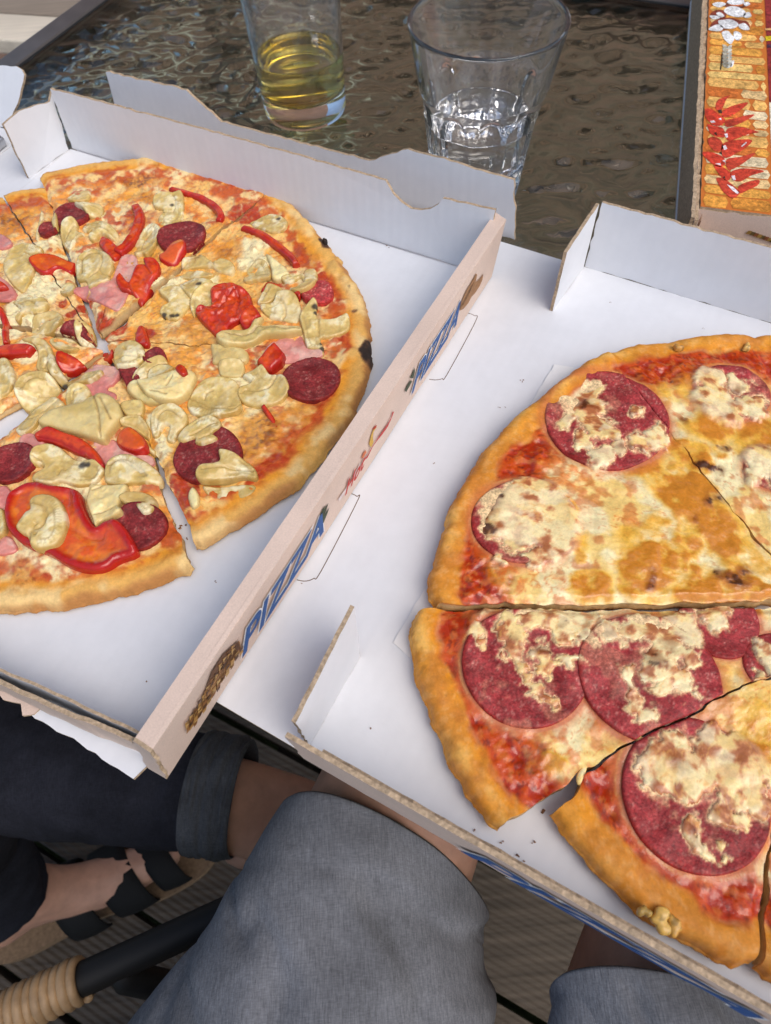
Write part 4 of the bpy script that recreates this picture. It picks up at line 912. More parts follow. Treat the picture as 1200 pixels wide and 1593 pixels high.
def which(pxs):
    c = np.mean([un2(*q) for q in pxs], 0); best = None
    for n, S in LS.items():
        d = polysdf([c[0]], [c[1]], S.poly)[0]
        if best is None or d < best[0]: best = (d, n)
    return LS[best[1]]
TOPN = [0]
def topping(name, px, kind, thick=.0035, rnd=.0022, groove=None, dark=None, smooth=True, rigid=.55, lump=.0003, dish=0, dishw=.003, tint=1.0, tilt=None, gw=.0006, clip=False, z=.016, side=.4, tone=0.0, poly=None, sink=0.0, step=.00055):
    """one topping piece with the outline px (photo pixels) lying on what is already there"""
    TOPN[0] += 1; seed = 400 + TOPN[0]
    P = np.array([un2(*q, z) for q in px]) if poly is None else poly
    if smooth: P = catmull(P, 5)
    S = which(px)
    c = P.mean(0); ext = np.abs(P - c).max()
    rg = np.random.default_rng(seed)
    xs = np.linspace(P[:, 0].min(), P[:, 0].max(), 14); ys = np.linspace(P[:, 1].min(), P[:, 1].max(), 14)
    GX, GY = [q.ravel() for q in np.meshgrid(xs, ys)]
    ins = polysdf(GX, GY, P) < 0
    if ins.sum() < 4: GX, GY = P[:, 0], P[:, 1]
    else: GX, GY = GX[ins], GY[ins]
    hz_ = hsample(GX, GY, 3); A_ = np.c_[GX - c[0], GY - c[1], np.ones(len(GX))]
    co = np.linalg.lstsq(A_, hz_, rcond=None)[0]; co[:2] = np.clip(co[:2], -.35, .35)
    tl = rg.normal(0, .10, 2) * min(1, .007 / ext) if tilt is None else np.array(tilt)
    bend = rg.normal(0, .0020) * min(1, .010 / ext); ba = rg.random() * 6.28
    def base(x, y):
        pl = co[0] * (x - c[0]) + co[1] * (y - c[1]) + co[2]
        dr = hsample(x, y, 3)
        u = ((x - c[0]) * math.cos(ba) + (y - c[1]) * math.sin(ba)) / max(ext, .004)
        return rigid * np.maximum(pl, dr - .0007) + (1 - rigid) * dr + tl[0] * (x - c[0]) + tl[1] * (y - c[1]) + bend * (u * u - .3) + .0002 - sink
    gr = []
    for gpt in (groove or []): gr.append((catmull(np.array([un2(*q, z) for q in gpt]), 5, False), gw * .8))
    g = cookie_mesh(P, base, thick, rnd, step, side, S.poly if clip else None, dish, dishw, gr, lump, seed)
    if g is None: return
    V, Fc, d, gg, nt_ = g
    x, y = V[:, 0], V[:, 1]; n1 = fbm(x, y, 160, 3, seed); n2 = fbm(x, y, 600, 3, seed + 1); n3 = fbm(x, y, 60, 2, seed + 2)
    top_ = np.arange(len(V)) < nt_
    if kind == 'mush':
        c_ = np.repeat(np.array((.88, .66, .235))[None] * tint, len(V), 0); c_ = mixc(c_, np.array((.96, .85, .50)) * tint, ss(.45, .64, n1)); c_ = mixc(c_, np.array((.76, .54, .18)) * tint, .7 * ss(.52, .70, n3)); c_ = mixc(c_, np.array((.84, .66, .30)) * tint, .6 * rg.random())
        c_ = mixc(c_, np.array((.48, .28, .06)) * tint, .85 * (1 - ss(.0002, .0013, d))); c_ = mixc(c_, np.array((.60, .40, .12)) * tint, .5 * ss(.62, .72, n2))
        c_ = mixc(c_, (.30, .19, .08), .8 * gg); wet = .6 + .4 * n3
    elif kind == 'arti':
        c_ = np.repeat(np.array((.86, .66, .28))[None], len(V), 0); c_ = mixc(c_, (.88, .74, .36), ss(.45, .62, n1)); c_ = mixc(c_, (.50, .40, .13), .6 * ss(.6, .75, n3)); c_ = mixc(c_, (.45, .28, .08), .6 * (1 - ss(0, .0012, d)))
        e_ = un2(px[0][0] + 10, px[0][1] + 2) - un2(*px[0]); st_ = fbm((x * e_[0] + y * e_[1]) * 60000 * .02, (x * -e_[1] + y * e_[0]) * 4000, .5, 2, seed)
        c_ = mixc(c_, (.55, .37, .11), .5 * ss(.55, .7, st_)); c_ = mixc(c_, (.35, .22, .08), .8 * gg); wet = .5 + .2 * n3
    elif kind == 'pepper':
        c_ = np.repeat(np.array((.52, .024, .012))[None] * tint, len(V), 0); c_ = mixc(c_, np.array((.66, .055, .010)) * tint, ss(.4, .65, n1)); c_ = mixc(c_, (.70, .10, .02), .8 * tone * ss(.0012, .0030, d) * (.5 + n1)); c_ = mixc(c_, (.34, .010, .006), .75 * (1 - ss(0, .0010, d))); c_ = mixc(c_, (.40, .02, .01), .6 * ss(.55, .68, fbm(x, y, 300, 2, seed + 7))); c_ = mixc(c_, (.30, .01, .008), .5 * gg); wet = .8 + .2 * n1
    elif kind == 'flesh':      # inside of a pepper: orange flesh, raised red skin rim
        c_ = np.repeat(np.array((.70, .105, .018))[None], len(V), 0); c_ = mixc(c_, (.78, .20, .025), ss(.48, .66, n1)); c_ = mixc(c_, (.60, .06, .015), .7 * ss(.5, .7, n3)); c_ = mixc(c_, (.46, .016, .010), 1 - ss(dishw * .7, dishw * 1.35, d)); c_ = mixc(c_, (.62, .12, .08), .35 * gg); wet = .75 + .2 * n1
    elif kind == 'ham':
        c_ = np.repeat(np.array((.74, .30, .24))[None] * tint, len(V), 0); c_ = mixc(c_, (.74, .42, .33), ss(.45, .65, n1)); c_ = mixc(c_, (.55, .16, .14), .6 * ss(.5, .7, n3)); c_ = mixc(c_, (.50, .12, .10), .6 * (1 - ss(0, .001, d))); wet = .6 + .3 * n1
    elif kind == 'salami':
        cc = salami_col(x, y, d, 0, .66 * tint, seed % 9); c_ = cc[:, :3]; wet = cc[:, 3]
    if kind == 'mush' and len(px) > 6:
        lo_ = fbm(x, y, 160, 3, seed + 5); c_ = mixc(c_, (.56, .38, .11), .75 * (1 - ss(.36, .52, lo_)) * ss(.0006, .0016, d)); c_ = mixc(c_, (.97, .90, .62), .55 * ss(.54, .66, lo_)); c_ = mixc(c_, (.52, .34, .10), .5 * ss(.60, .70, fbm(x, y, 330, 3, seed + 8)))  # hollows browned and bumps paled: shading of the relief put into the colour
        th = rg.random() * 6.28; dm_ = d.max(); cx_, cy_ = x - c[0], y - c[1]
        sidew = ss(-.2, .5, (cx_ * math.cos(th) + cy_ * math.sin(th)) / ext + .4 * (n1 - .5)); rl = np.exp(-((d - dm_ * (.42 + .25 * (n3 - .5))) / .00045) ** 2) * sidew * (d > 0)
        c_ = mixc(c_, (.40, .26, .09), .55 * rl); V[:, 2] -= np.where(top_, .0003 * rl, 0)
        an_ = np.arctan2(cy_, cx_); gl = ss(.1, .7, np.sin(an_ * max(14, ext * 2600) + 6 * n3)) * sidew * ss(.12, .22, d / dm_) * (1 - ss(.40, .52, d / dm_)); c_ = mixc(c_, (.46, .31, .11), .42 * gl); V[:, 2] -= np.where(top_, .00018 * gl, 0)
        c_ = mixc(c_, (.70, .47, .15), .5 * (1 - sidew) * ss(.3, .6, n1))
    if dark:
        for (dx, dy, dr) in dark:
            dc = un2(dx, dy, z); R_ = np.linalg.norm(un2(dx + dr, dy, z) - dc); c_ = mixc(c_, (.045, .038, .032), .92 * (1 - ss(.55, 1.2, np.hypot(x - dc[0], y - dc[1]) / R_ + .5 * (n1 - .5))))
    if kind == 'salami': V[:, 2] += np.where(top_, .0012 * (1 - ss(0, .006, d)), 0)
    hput(x[top_], y[top_], V[top_, 2])
    m_ = dict(mush='mush', arti='mush', pepper='pepper', flesh='pepper', ham='ham', salami='salami')[kind]
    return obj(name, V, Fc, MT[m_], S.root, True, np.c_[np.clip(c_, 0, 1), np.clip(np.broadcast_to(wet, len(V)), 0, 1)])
def circ(px, py, r, n=40, wob=.03, z=.016):
    c = un2(px, py, z); R = np.linalg.norm(un2(px + r, py, z) - un2(px - r, py, z)) / 2; a = np.linspace(0, 2 * np.pi, n, endpoint=False)
    rr = R * (1 + wob * np.sin(2 * a + px) + wob * .6 * np.sin(3 * a + py)); return c + np.c_[rr * np.cos(a), rr * np.sin(a)]
def sal(px, py, r, **k): topping('salami_slice', [(px, py)], 'salami', .0018, .0009, sink=-.0006, poly=circ(px, py, r), smooth=False, rigid=.4, side=.5, clip=True, z=.016, **k)
def stripe(name, pts, wpx, **k):
    q = np.array([un2(*p_, .016) for p_ in pts]); w_ = np.linalg.norm(un2(pts[0][0] + wpx, pts[0][1]) - un2(*pts[0]))
    topping(name, pts, 'pepper', poly=strip_poly(q, w_), smooth=False, **k)
hm_ = lambda P, **k: topping('ham_piece', P, 'ham', .0014, .0008, rigid=.15, lump=.0012, **k)
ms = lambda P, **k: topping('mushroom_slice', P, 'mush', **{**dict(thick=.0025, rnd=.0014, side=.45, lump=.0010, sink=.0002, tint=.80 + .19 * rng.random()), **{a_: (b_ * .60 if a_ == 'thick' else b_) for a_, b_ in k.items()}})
ar = lambda P, **k: topping('artichoke_piece', P, 'arti', **{**dict(thick=.004, rnd=.0024, lump=.0016), **k})
pp_ = lambda P, **k: topping('pepper_piece', P, 'pepper', **{**dict(thick=.003, rnd=.0016, lump=.0012, tone=.7), **k})
# ---- ham and salami first
hm_(C1([(405, 815), (440, 780), (520, 790), (640, 760), (680, 690), (720, 620), (790, 625), (805, 700), (765, 770), (740, 860), (690, 940), (600, 910), (500, 855)]))
hm_(C2([(480, 1220), (530, 1130), (600, 1090), (700, 1080), (740, 1160), (820, 1165), (835, 1200), (720, 1235), (600, 1250)]))
hm_(C3([(380, 190), (450, 100), (600, 80), (690, 110), (680, 180), (620, 230), (670, 260), (640, 310), (520, 300), (470, 240)]))
hm_(C3([(530, 540), (620, 510), (700, 550), (760, 600), (870, 610), (880, 670), (760, 690), (620, 690), (560, 650)]))
hm_(C3([(-60, 840), (20, 800), (60, 850), (30, 930), (-60, 960)])); hm_(C3([(-60, 1110), (40, 1090), (90, 1170), (20, 1200), (-60, 1190)])); hm_(C1([(-60, 470), (0, 480), (60, 530), (40, 570), (-60, 560)])); hm_(C1([(-60, 720), (0, 740), (90, 830), (40, 880), (-60, 860)]))
hm_(C3([(110, 505), (190, 490), (260, 560), (180, 640), (100, 600)]))
sal(1065 / 3.75, 230 + 525 / 3.75, 36); sal(430 / 3.75, 230 + 1105 / 3.75, 37); sal(230 + 825 / 3.243, 500 + 292 / 3.243, 45); sal(230 + 305 / 3.243, 500 + 672 / 3.243, 54)
sal(68 / 3.75, 540 + 665 / 3.75, 36); sal(810 / 3.75, 540 + 1040 / 3.75, 41); sal(418 / 3.75, 230 + 392 / 3.75, 29); sal(285 / 3.75, 230 + 468 / 3.75, 16); sal(725 / 3.75, 540 + 185 / 3.75, 26); sal(905 / 3.75, 230 + 1225 / 3.75, 17)
sal(280 + 805 / 3.75, 230 + 850 / 3.75, 26, tint=2.0)
# ---- left top area
ms(C1([(20, 640), (80, 570), (160, 550), (240, 575), (235, 600), (180, 615), (140, 600), (200, 640), (190, 720), (150, 800), (120, 825), (70, 790), (30, 740), (10, 690)]))
ms(C1([(200, 500), (213, 420), (235, 360), (250, 375), (240, 430), (225, 500), (210, 525)]), thick=.003); ms(C1([(305, 430), (330, 390), (345, 440), (340, 480), (315, 470)]), thick=.003)
topping('pepper_piece', C1([(175, 665), (230, 620), (310, 615), (390, 635), (430, 650), (400, 700), (330, 690), (270, 725), (220, 715)]), 'flesh', .003, .002, dishw=.0012, dish=.0004)
ms(C1([(335, 800), (370, 770), (420, 770), (430, 800), (400, 840), (350, 835)]), thick=.0025)
ms(C1([(350, 490), (380, 450), (430, 430), (460, 450), (455, 485), (490, 500), (450, 520), (400, 575), (370, 560), (350, 530)]), groove=[C1([(375, 530), (420, 480), (455, 470)])])
ms(C1([(395, 300), (420, 260), (480, 240), (525, 250), (520, 290), (490, 310), (440, 320), (410, 315)])); ms(C1([(440, 340), (470, 310), (520, 300), (590, 330), (600, 365), (560, 395), (520, 400), (490, 370)]), groove=[C1([(480, 350), (530, 345), (580, 355)])])
ms(C1([(475, 470), (500, 435), (560, 420), (620, 435), (680, 480), (695, 520), (680, 540), (640, 520), (590, 500), (560, 530), (530, 535), (515, 510), (540, 480), (510, 485)]), groove=[C1([(505, 480), (560, 462), (620, 480), (665, 515)])])
ms(C1([(770, 570), (800, 520), (840, 480), (900, 455), (940, 475), (935, 530), (900, 590), (860, 630), (830, 620), (790, 625)]), groove=[C1([(820, 600), (850, 530), (910, 490)]), C1([(850, 540), (890, 560)])])
ms(C1([(890, 300), (930, 260), (1000, 262), (1060, 255), (1075, 320), (1065, 390), (1030, 430), (980, 450), (930, 440), (920, 400), (950, 360), (900, 340)]), tint=.9, groove=[C1([(950, 370), (1010, 365), (1025, 320), (1010, 275)])], dark=[(268, 320, 4)])
topping('pepper_piece', C1([(930, 630), (970, 610), (1040, 560), (1080, 560), (1095, 600), (1060, 640), (1010, 680), (940, 660)]), 'flesh', .003, .002, dishw=.0010)
stripe('pepper_strip', C2([(-60, 225), (20, 250), (130, 285), (205, 335), (238, 390), (225, 425)]), 12, thick=.0032, rnd=.0015, lump=.0008)
pp_(C1([(575, 560), (600, 525), (640, 540), (700, 590), (710, 620), (675, 660), (630, 630)]))
stripe('pepper_strip', C1([(785, 325), (812, 390), (800, 470), (755, 560), (695, 625)]), 17, thick=.0036, rnd=.0016, tone=1, lump=.0008)
ms(C1([(435, 700), (450, 640), (500, 600), (560, 590), (620, 620), (660, 660), (665, 710), (640, 740), (640, 770), (560, 800), (515, 810), (495, 770), (440, 750)]), thick=.0044, groove=[C1([(475, 720), (480, 650), (530, 615), (585, 620), (600, 665), (580, 710), (520, 750)]), C1([(580, 710), (600, 735), (640, 742)])])
ms(C1([(65, 890), (130, 865), (200, 870), (250, 865), (280, 900), (260, 950), (210, 970), (150, 960), (100, 1000), (80, 980), (120, 940)]), groove=[C1([(110, 900), (180, 890), (220, 930)])])
ms(C1([(155, 1045), (180, 990), (240, 960), (310, 945), (360, 970), (355, 1010), (310, 1040), (250, 1055)]), groove=[C1([(195, 1025), (250, 1000), (320, 985)])], gw=.0010)
ms(C1([(428, 1055), (440, 1010), (480, 1000), (520, 1020), (530, 1060), (505, 1105), (465, 1110), (435, 1090)]), thick=.003)
ms(C1([(285, 1110), (330, 1080), (400, 1075), (445, 1105), (450, 1150), (410, 1175), (340, 1165), (295, 1140)]), groove=[C1([(310, 1110), (370, 1110), (430, 1130)])])
stripe('pepper_strip', C1([(-30, 915), (0, 940), (15, 1000), (22, 1080), (28, 1135)]), 10, thick=.004)
pp_(C1([(-60, 790), (0, 785), (50, 815), (20, 830), (-60, 835)]))
ms(C1([(120, 1110), (180, 1100), (250, 1110), (290, 1150), (320, 1220), (340, 1270), (310, 1300), (270, 1290), (220, 1290), (200, 1260), (215, 1200), (190, 1140)]), groove=[C1([(200, 1130), (260, 1160), (275, 1230), (250, 1270)])])
stripe('pepper_strip', C1([(-80, 1185), (0, 1182), (80, 1180), (150, 1178), (185, 1188)]), 22, thick=.0045, tone=.6)
pp_(C3([(325, 70), (345, 25), (410, 30), (480, 75), (440, 90), (400, 110), (345, 115)]), tone=.8); pp_(C1([(570, 1175), (590, 1145), (650, 1165), (655, 1195), (620, 1215), (580, 1200)]))
pp_(C1([(800, 1050), (840, 1040), (870, 1110), (875, 1150), (850, 1165), (790, 1130)]))
ms(C1([(660, 1170), (690, 1130), (740, 1120), (790, 1135), (840, 1170), (855, 1220), (850, 1250), (780, 1285), (690, 1290), (660, 1240)]), thick=.0048, groove=[C1([(725, 1165), (745, 1190), (775, 1185)]), C1([(680, 1230), (760, 1225), (840, 1235)])])
pp_(C1([(685, 790), (715, 755), (755, 790), (800, 710), (850, 695), (845, 670), (900, 662), (935, 690), (930, 740), (890, 790), (850, 860), (810, 895), (770, 850), (710, 835)]), thick=.0042, rnd=.002, groove=[C1([(755, 790), (770, 850)]), C1([(850, 695), (890, 750)])], lump=.001)
# ---- right part of the far half
ms(C1([(930, 840), (1050, 800), (1110, 860), (1105, 920), (1050, 990), (1000, 1000), (935, 970), (950, 930), (985, 900)]), dark=[(256, 491, 5), (268, 492, 5), (276, 491, 4)])
ms(C2([(-80, 710), (0, 705), (100, 705), (200, 740), (150, 760), (60, 755), (0, 745), (-70, 735)]), thick=.003)
ms(C2([(0, 660), (40, 625), (110, 615), (190, 655), (240, 640), (300, 660), (320, 695), (300, 730), (230, 720), (180, 690), (100, 690), (20, 695)]), groove=[C2([(190, 655), (210, 690), (300, 690)])])
ms(C2([(-10, 790), (60, 765), (130, 770), (195, 790), (140, 830), (100, 850), (70, 880), (30, 850)]), dark=[(311, 446, 5)])
ms(C2([(400, 420), (440, 400), (520, 375), (590, 390), (630, 430), (610, 475), (540, 490), (460, 460)]), groove=[C2([(420, 420), (480, 430), (580, 425)])], dark=[(397, 337, 3), (433, 340, 4)])
ar(C2([(500, 610), (560, 650), (620, 700), (640, 740), (590, 775), (540, 770), (530, 700)]), thick=.003); ms(C2([(365, 740), (390, 690), (450, 650), (500, 660), (530, 720), (525, 770), (440, 775), (380, 780)]), thick=.003, groove=[C2([(430, 680), (440, 730), (500, 740)])])
stripe('pepper_strip', C2([(362, 455), (450, 490), (550, 550), (640, 625), (680, 685)]), 14, thick=.0042, tone=.6)
topping('pepper_piece', C2([(475, 830), (500, 780), (560, 785), (620, 830), (700, 850), (700, 890), (650, 850), (580, 810)]), 'pepper', .003, .002, tone=1)
ms(C2([(60, 920), (75, 870), (130, 820), (200, 795), (260, 800), (240, 840), (190, 900), (110, 950), (80, 980)]), thick=.0035, tint=1.12)
topping('pepper_piece', C2([(185, 850), (260, 812), (340, 815), (400, 850), (425, 900), (410, 960), (360, 1010), (300, 1040), (270, 1100), (220, 1100), (170, 1060), (110, 1000), (95, 960), (130, 930), (185, 935)]), 'pepper', .0045, .0022, tone=.35, groove=[C2([(130, 960), (200, 950), (260, 920), (300, 870), (330, 850)]), C2([(340, 860), (350, 930), (320, 1000)])], lump=.0022, gw=.0011)
pp_(C2([(350, 1020), (390, 960), (430, 930), (475, 980), (440, 1010), (400, 1070)]), tone=.8)
ms(C2([(455, 890), (490, 830), (520, 795), (600, 820), (570, 860), (510, 900), (460, 905)]), groove=[C2([(480, 890), (530, 810)])])
ar(C4([(320, 110), (400, 120), (490, 140), (510, 180), (480, 210), (340, 215), (325, 180)]), thick=.003)
ms(C2([(470, 915), (540, 900), (570, 855), (640, 850), (690, 890), (710, 950), (690, 1010), (640, 1015), (590, 1000), (560, 990), (520, 980), (480, 950)]), groove=[C2([(575, 880), (610, 920), (615, 970), (590, 1000)])], thick=.0042)
ar(C2([(215, 1120), (280, 1085), (330, 1075), (400, 1070), (440, 1020), (490, 1000), (470, 1040), (500, 1050), (600, 1050), (700, 1060), (705, 1085), (600, 1105), (500, 1110), (420, 1150), (330, 1170), (260, 1170)]), thick=.0055, groove=[C2([(280, 1110), (400, 1105), (460, 1065), (520, 1070), (700, 1075)])], gw=.0008)
ms(C2([(590, 770), (640, 740), (700, 735), (740, 705), (790, 705), (805, 750), (790, 810), (740, 850), (680, 860), (640, 840), (680, 815), (720, 790), (700, 760), (640, 790)]), groove=[C2([(722, 725), (725, 780), (670, 820)])], thick=.0045)
ms(C2([(700, 990), (730, 940), (780, 905), (805, 920), (800, 970), (815, 1000), (900, 1000), (975, 965), (995, 1030), (970, 1070), (880, 1100), (820, 1110), (840, 1160), (835, 1205), (810, 1170), (760, 1170), (735, 1150), (720, 1080), (705, 1030)]), thick=.0048, dark=[(491, 481, 6), (492, 490, 4), (502, 542, 6), (500, 534, 4)], groove=[C2([(812, 1000), (810, 1100)])])
# ---- lower right slice
pp_(C4([(555, 225), (610, 170), (650, 140), (700, 190), (680, 230), (630, 265), (590, 260)]), thick=.006, smooth=False)
ar(C4([(365, 215), (470, 205), (490, 240), (470, 275), (400, 280), (365, 270)]), thick=.0028)
ms(C4([(195, 410), (220, 360), (270, 300), (340, 280), (420, 290), (460, 320), (465, 380), (475, 440), (420, 475), (320, 490), (240, 475), (205, 445)]), thick=.0045, groove=[C4([(215, 385), (270, 405), (340, 440), (430, 445), (470, 425)]), C4([(285, 390), (300, 360), (330, 350)])])
ms(C4([(455, 370), (470, 330), (520, 310), (480, 280), (520, 255), (580, 240), (620, 275), (680, 280), (710, 320), (715, 360), (680, 400), (620, 425), (550, 430), (480, 410)]), thick=.005, groove=[C4([(470, 370), (500, 345), (560, 355), (620, 335), (655, 285)])])
ms(C4([(10, 500), (30, 450), (90, 420), (150, 425), (200, 470), (195, 520), (150, 560), (130, 600), (90, 590), (110, 530), (80, 520), (50, 570), (20, 570)]), thick=.0042, groove=[C4([(45, 540), (60, 480), (110, 455), (170, 490)])])
ms(C4([(150, 590), (180, 545), (250, 500), (320, 485), (370, 510), (370, 545), (330, 570), (355, 600), (290, 630), (245, 620), (240, 595), (180, 615)]), thick=.0042, groove=[C4([(210, 590), (270, 555), (350, 520)]), C4([(270, 600), (320, 575)])])
ms(C4([(280, 835), (350, 830), (450, 815), (530, 815), (540, 840), (500, 875), (420, 890), (340, 890), (300, 870)]), thick=.0035)
ms(C4([(255, 790), (280, 750), (370, 735), (370, 675), (430, 680), (490, 710), (530, 735), (555, 770), (545, 800), (480, 795), (400, 815), (300, 830), (260, 815)]), thick=.0055, rigid=.15, tilt=(0, 0), sink=-.0014, groove=[C4([(290, 775), (380, 765), (470, 765), (540, 760)])])
stripe('pepper_strip', C4([(583, 435), (620, 480), (645, 520), (662, 545)]), 9, thick=.003)
topping('cheese_shred', C4([(200, 880), (230, 840), (260, 880), (258, 930), (220, 940)]), 'arti', .003, .002)
# ---- middle
ms(C3([(770, 190), (800, 140), (860, 95), (950, 65), (985, 100), (960, 110), (870, 140), (860, 180), (800, 195)]), thick=.004); ar(C3([(740, 230), (815, 200), (850, 270), (960, 320), (860, 330), (770, 280)]), thick=.003)
ar(C3([(815, 220), (900, 190), (1000, 150), (1100, 140), (1150, 170), (1130, 240), (1080, 310), (980, 340), (880, 310), (840, 270)]), thick=.006, rnd=.004, groove=[C3([(900, 290), (990, 310)]), C3([(985, 250), (1020, 200)])])
ms(C3([(860, 190), (870, 135), (950, 110), (1010, 125), (1020, 155), (940, 175)]), thick=.004)
pp_(C3([(1040, 165), (1060, 125), (1095, 145), (1110, 190), (1080, 205)]), thick=.003)
ms(C3([(-80, 100), (0, 60), (50, 70), (80, 140), (70, 210), (30, 260), (-80, 280)]), thick=.004)
ms(C3([(270, 100), (310, 70), (340, 110), (380, 170), (370, 200), (330, 180), (280, 140)]), thick=.003, tint=.55, dark=[(92, 588, 6)])
ms(C3([(75, 240), (100, 180), (160, 140), (230, 130), (290, 150), (325, 200), (310, 240), (250, 280), (190, 310), (130, 325), (90, 300)]), thick=.0048, groove=[C3([(105, 240), (160, 175), (240, 165), (300, 195)]), C3([(200, 240), (300, 235)])])
ms(C3([(370, 190), (390, 150), (470, 140), (580, 135), (600, 150), (540, 195), (440, 210)]), thick=.0035)
ms(C3([(80, 460), (120, 400), (150, 330), (230, 310), (300, 275), (360, 310), (370, 340), (310, 370), (240, 400), (210, 440), (150, 490), (100, 495)]), thick=.0045, groove=[C3([(130, 410), (200, 400), (280, 350), (340, 310)])])
ar(C3([(230, 440), (280, 390), (360, 360), (480, 330), (560, 290), (620, 282), (690, 320), (720, 400), (690, 450), (640, 510), (610, 555), (520, 530), (420, 500), (330, 480), (250, 460)]), thick=.007, rnd=.005, groove=[C3([(560, 300), (590, 400), (600, 540)]), C3([(600, 320), (660, 440)])], lump=.001)
ms(C3([(375, 290), (390, 230), (440, 208), (500, 220), (525, 260), (510, 310), (450, 345), (390, 340)]), thick=.0045, rnd=.0035, groove=[C3([(420, 300), (430, 250), (470, 240)])])
ms(C3([(705, 330), (750, 300), (830, 310), (840, 370), (810, 400), (740, 400)]), thick=.004); ms(C3([(700, 440), (750, 400), (820, 400), (865, 460), (860, 510), (830, 500), (770, 470)]), thick=.004, groove=[C3([(720, 440), (790, 450), (845, 490)])])
ms(C3([(790, 500), (820, 500), (870, 560), (895, 580), (880, 600), (840, 570)]), thick=.003)
topping('pepper_piece', C3([(675, 540), (700, 490), (750, 470), (800, 490), (850, 540), (858, 590), (800, 615), (730, 600), (690, 575)]), 'flesh', .0055, .004, dishw=.0008)
# ---- nearest slice
topping('pepper_piece', C3([(205, 505), (280, 472), (380, 500), (470, 530), (540, 580), (590, 640), (605, 695), (560, 680), (500, 640), (430, 610), (350, 570), (260, 545), (215, 540)]), 'pepper', .0042, .0020, tone=.5, groove=[C3([(230, 525), (330, 545), (430, 590), (500, 630)])], gw=.0010)
topping('pepper_ring', C3([(25, 940), (60, 850), (140, 795), (220, 785), (300, 810), (400, 820), (470, 850), (495, 930), (560, 1050), (620, 1025), (700, 1030), (760, 1090), (805, 1180), (790, 1220), (700, 1250), (620, 1300), (520, 1310), (400, 1280), (280, 1210), (150, 1160), (60, 1080), (30, 1010)]), 'flesh', .0050, .0020, rigid=.3, tilt=(0, 0), sink=-.0008, dish=.0014, dishw=.0038, groove=[C3([(410, 850), (405, 960), (440, 1060), (510, 1110), (600, 1120)])], gw=.0020, lump=.0008)
ms(C3([(180, 640), (210, 580), (280, 560), (350, 580), (400, 620), (450, 650), (560, 660), (605, 710), (570, 760), (520, 790), (440, 800), (350, 780), (290, 800), (190, 775), (200, 730), (250, 700), (230, 680), (190, 680)]), thick=.005, dark=[(128, 723, 8), (136, 722, 5)], groove=[C3([(200, 640), (240, 660), (250, 690)]), C3([(340, 740), (350, 705), (380, 710)])])
ar(C3([(510, 810), (540, 785), (640, 790), (740, 800), (730, 860), (700, 920), (730, 980), (680, 1010), (600, 1020), (565, 1050), (540, 1000), (505, 900)]), thick=.004, groove=[C3([(540, 830), (600, 800)]), C3([(560, 980), (680, 940)])])
ms(C3([(605, 770), (615, 690), (650, 645), (720, 625), (800, 640), (880, 680), (930, 730), (925, 780), (850, 785), (760, 785), (700, 800), (650, 790)]), thick=.006, rnd=.004, groove=[C3([(635, 690), (700, 665), (770, 690), (835, 745)]), C3([(650, 680), (720, 655), (800, 690), (850, 745)])], gw=.0009)
ms(C3([(705, 890), (750, 850), (820, 835), (890, 860), (915, 910), (900, 960), (850, 985), (820, 960), (790, 920), (740, 920)]), thick=.005, rnd=.0035, dark=[(209, 787, 3)])
ms(C3([(-60, 930), (0, 930), (25, 970), (35, 1060), (10, 1100), (-60, 1110)]), thick=.005)
ms(C3([(120, 1070), (170, 990), (200, 970), (195, 920), (240, 885), (320, 885), (380, 930), (410, 1020), (400, 1110), (350, 1180), (280, 1200), (210, 1190), (185, 1130), (150, 1110)]), thick=.0075, rnd=.0045, groove=[C3([(215, 930), (280, 955), (300, 1020), (270, 1080), (215, 1100), (200, 1150)]), C3([(240, 1060), (220, 1100), (240, 1120)])], gw=.0011)
# rim details: burnt flakes
for (px, py, r, h) in ((424, 299, 4, .0018), (506, 376, 4, .0022)):
    lump('burnt_flake', px, py, r, h, (.03, .02, .015), LS['LC'].root if px > 430 else LS['LB'].root, .0085, seed=9, mt='dough')
# crumbs scattered on the white card: nobody would count them
cv, cf = [], []
for (px, py, r, z0) in ((600, 383, 4.5, .0058), (285, 818, 5, .0058), (291, 838, 2.5, .0058), (545, 652, 2, .0058), (335, 904, 2, .0058), (228, 1060, 2, .0058), (813, 592, 3, .0028), (787, 632, 1.8, .0028), (676, 722, 2.2, .0028), (776, 634, 2, .0028), (640, 955, 1.6, .0028), (780, 1312, 3, .0028), (808, 1332, 3.5, .0028), (830, 1310, 3, .0028), (845, 1262, 4, .0028), (738, 1292, 3, .0028), (815, 1340, 2, .0028), (578, 1132, 1.8, .0028), (470, 908, 1.5, .0028), (950, 470, 1.6, .0028), (1095, 510, 1.6, .0028)):
    for k in range(3):
        c = un(px + rng.normal(0, r * .6), py + rng.normal(0, r * .6), z0); R = r / 1066 * .22 * rng.uniform(.5, .9); o_ = len(cv)
        for v in ((1, 0, 0), (0, 1, 0), (-1, 0, 0), (0, -1, 0), (0, 0, .9), (0, 0, -.3)):
            cv.append(c + R * np.array(v) * rng.uniform(.6, 1.2, 3))
        cf += [[o_ + i for i in t] for t in ((0, 1, 4), (1, 2, 4), (2, 3, 4), (3, 0, 4), (1, 0, 5), (2, 1, 5), (3, 2, 5), (0, 3, 5))]
cm_ = mat('toasted_crumb', (.22, .10, .04), .8); noise_mul(cm_, .4, 300)
tag(obj('crumbs', cv, cf, cm_), 'brown crumbs scattered on the white card', 'crumbs', kind='stuff')
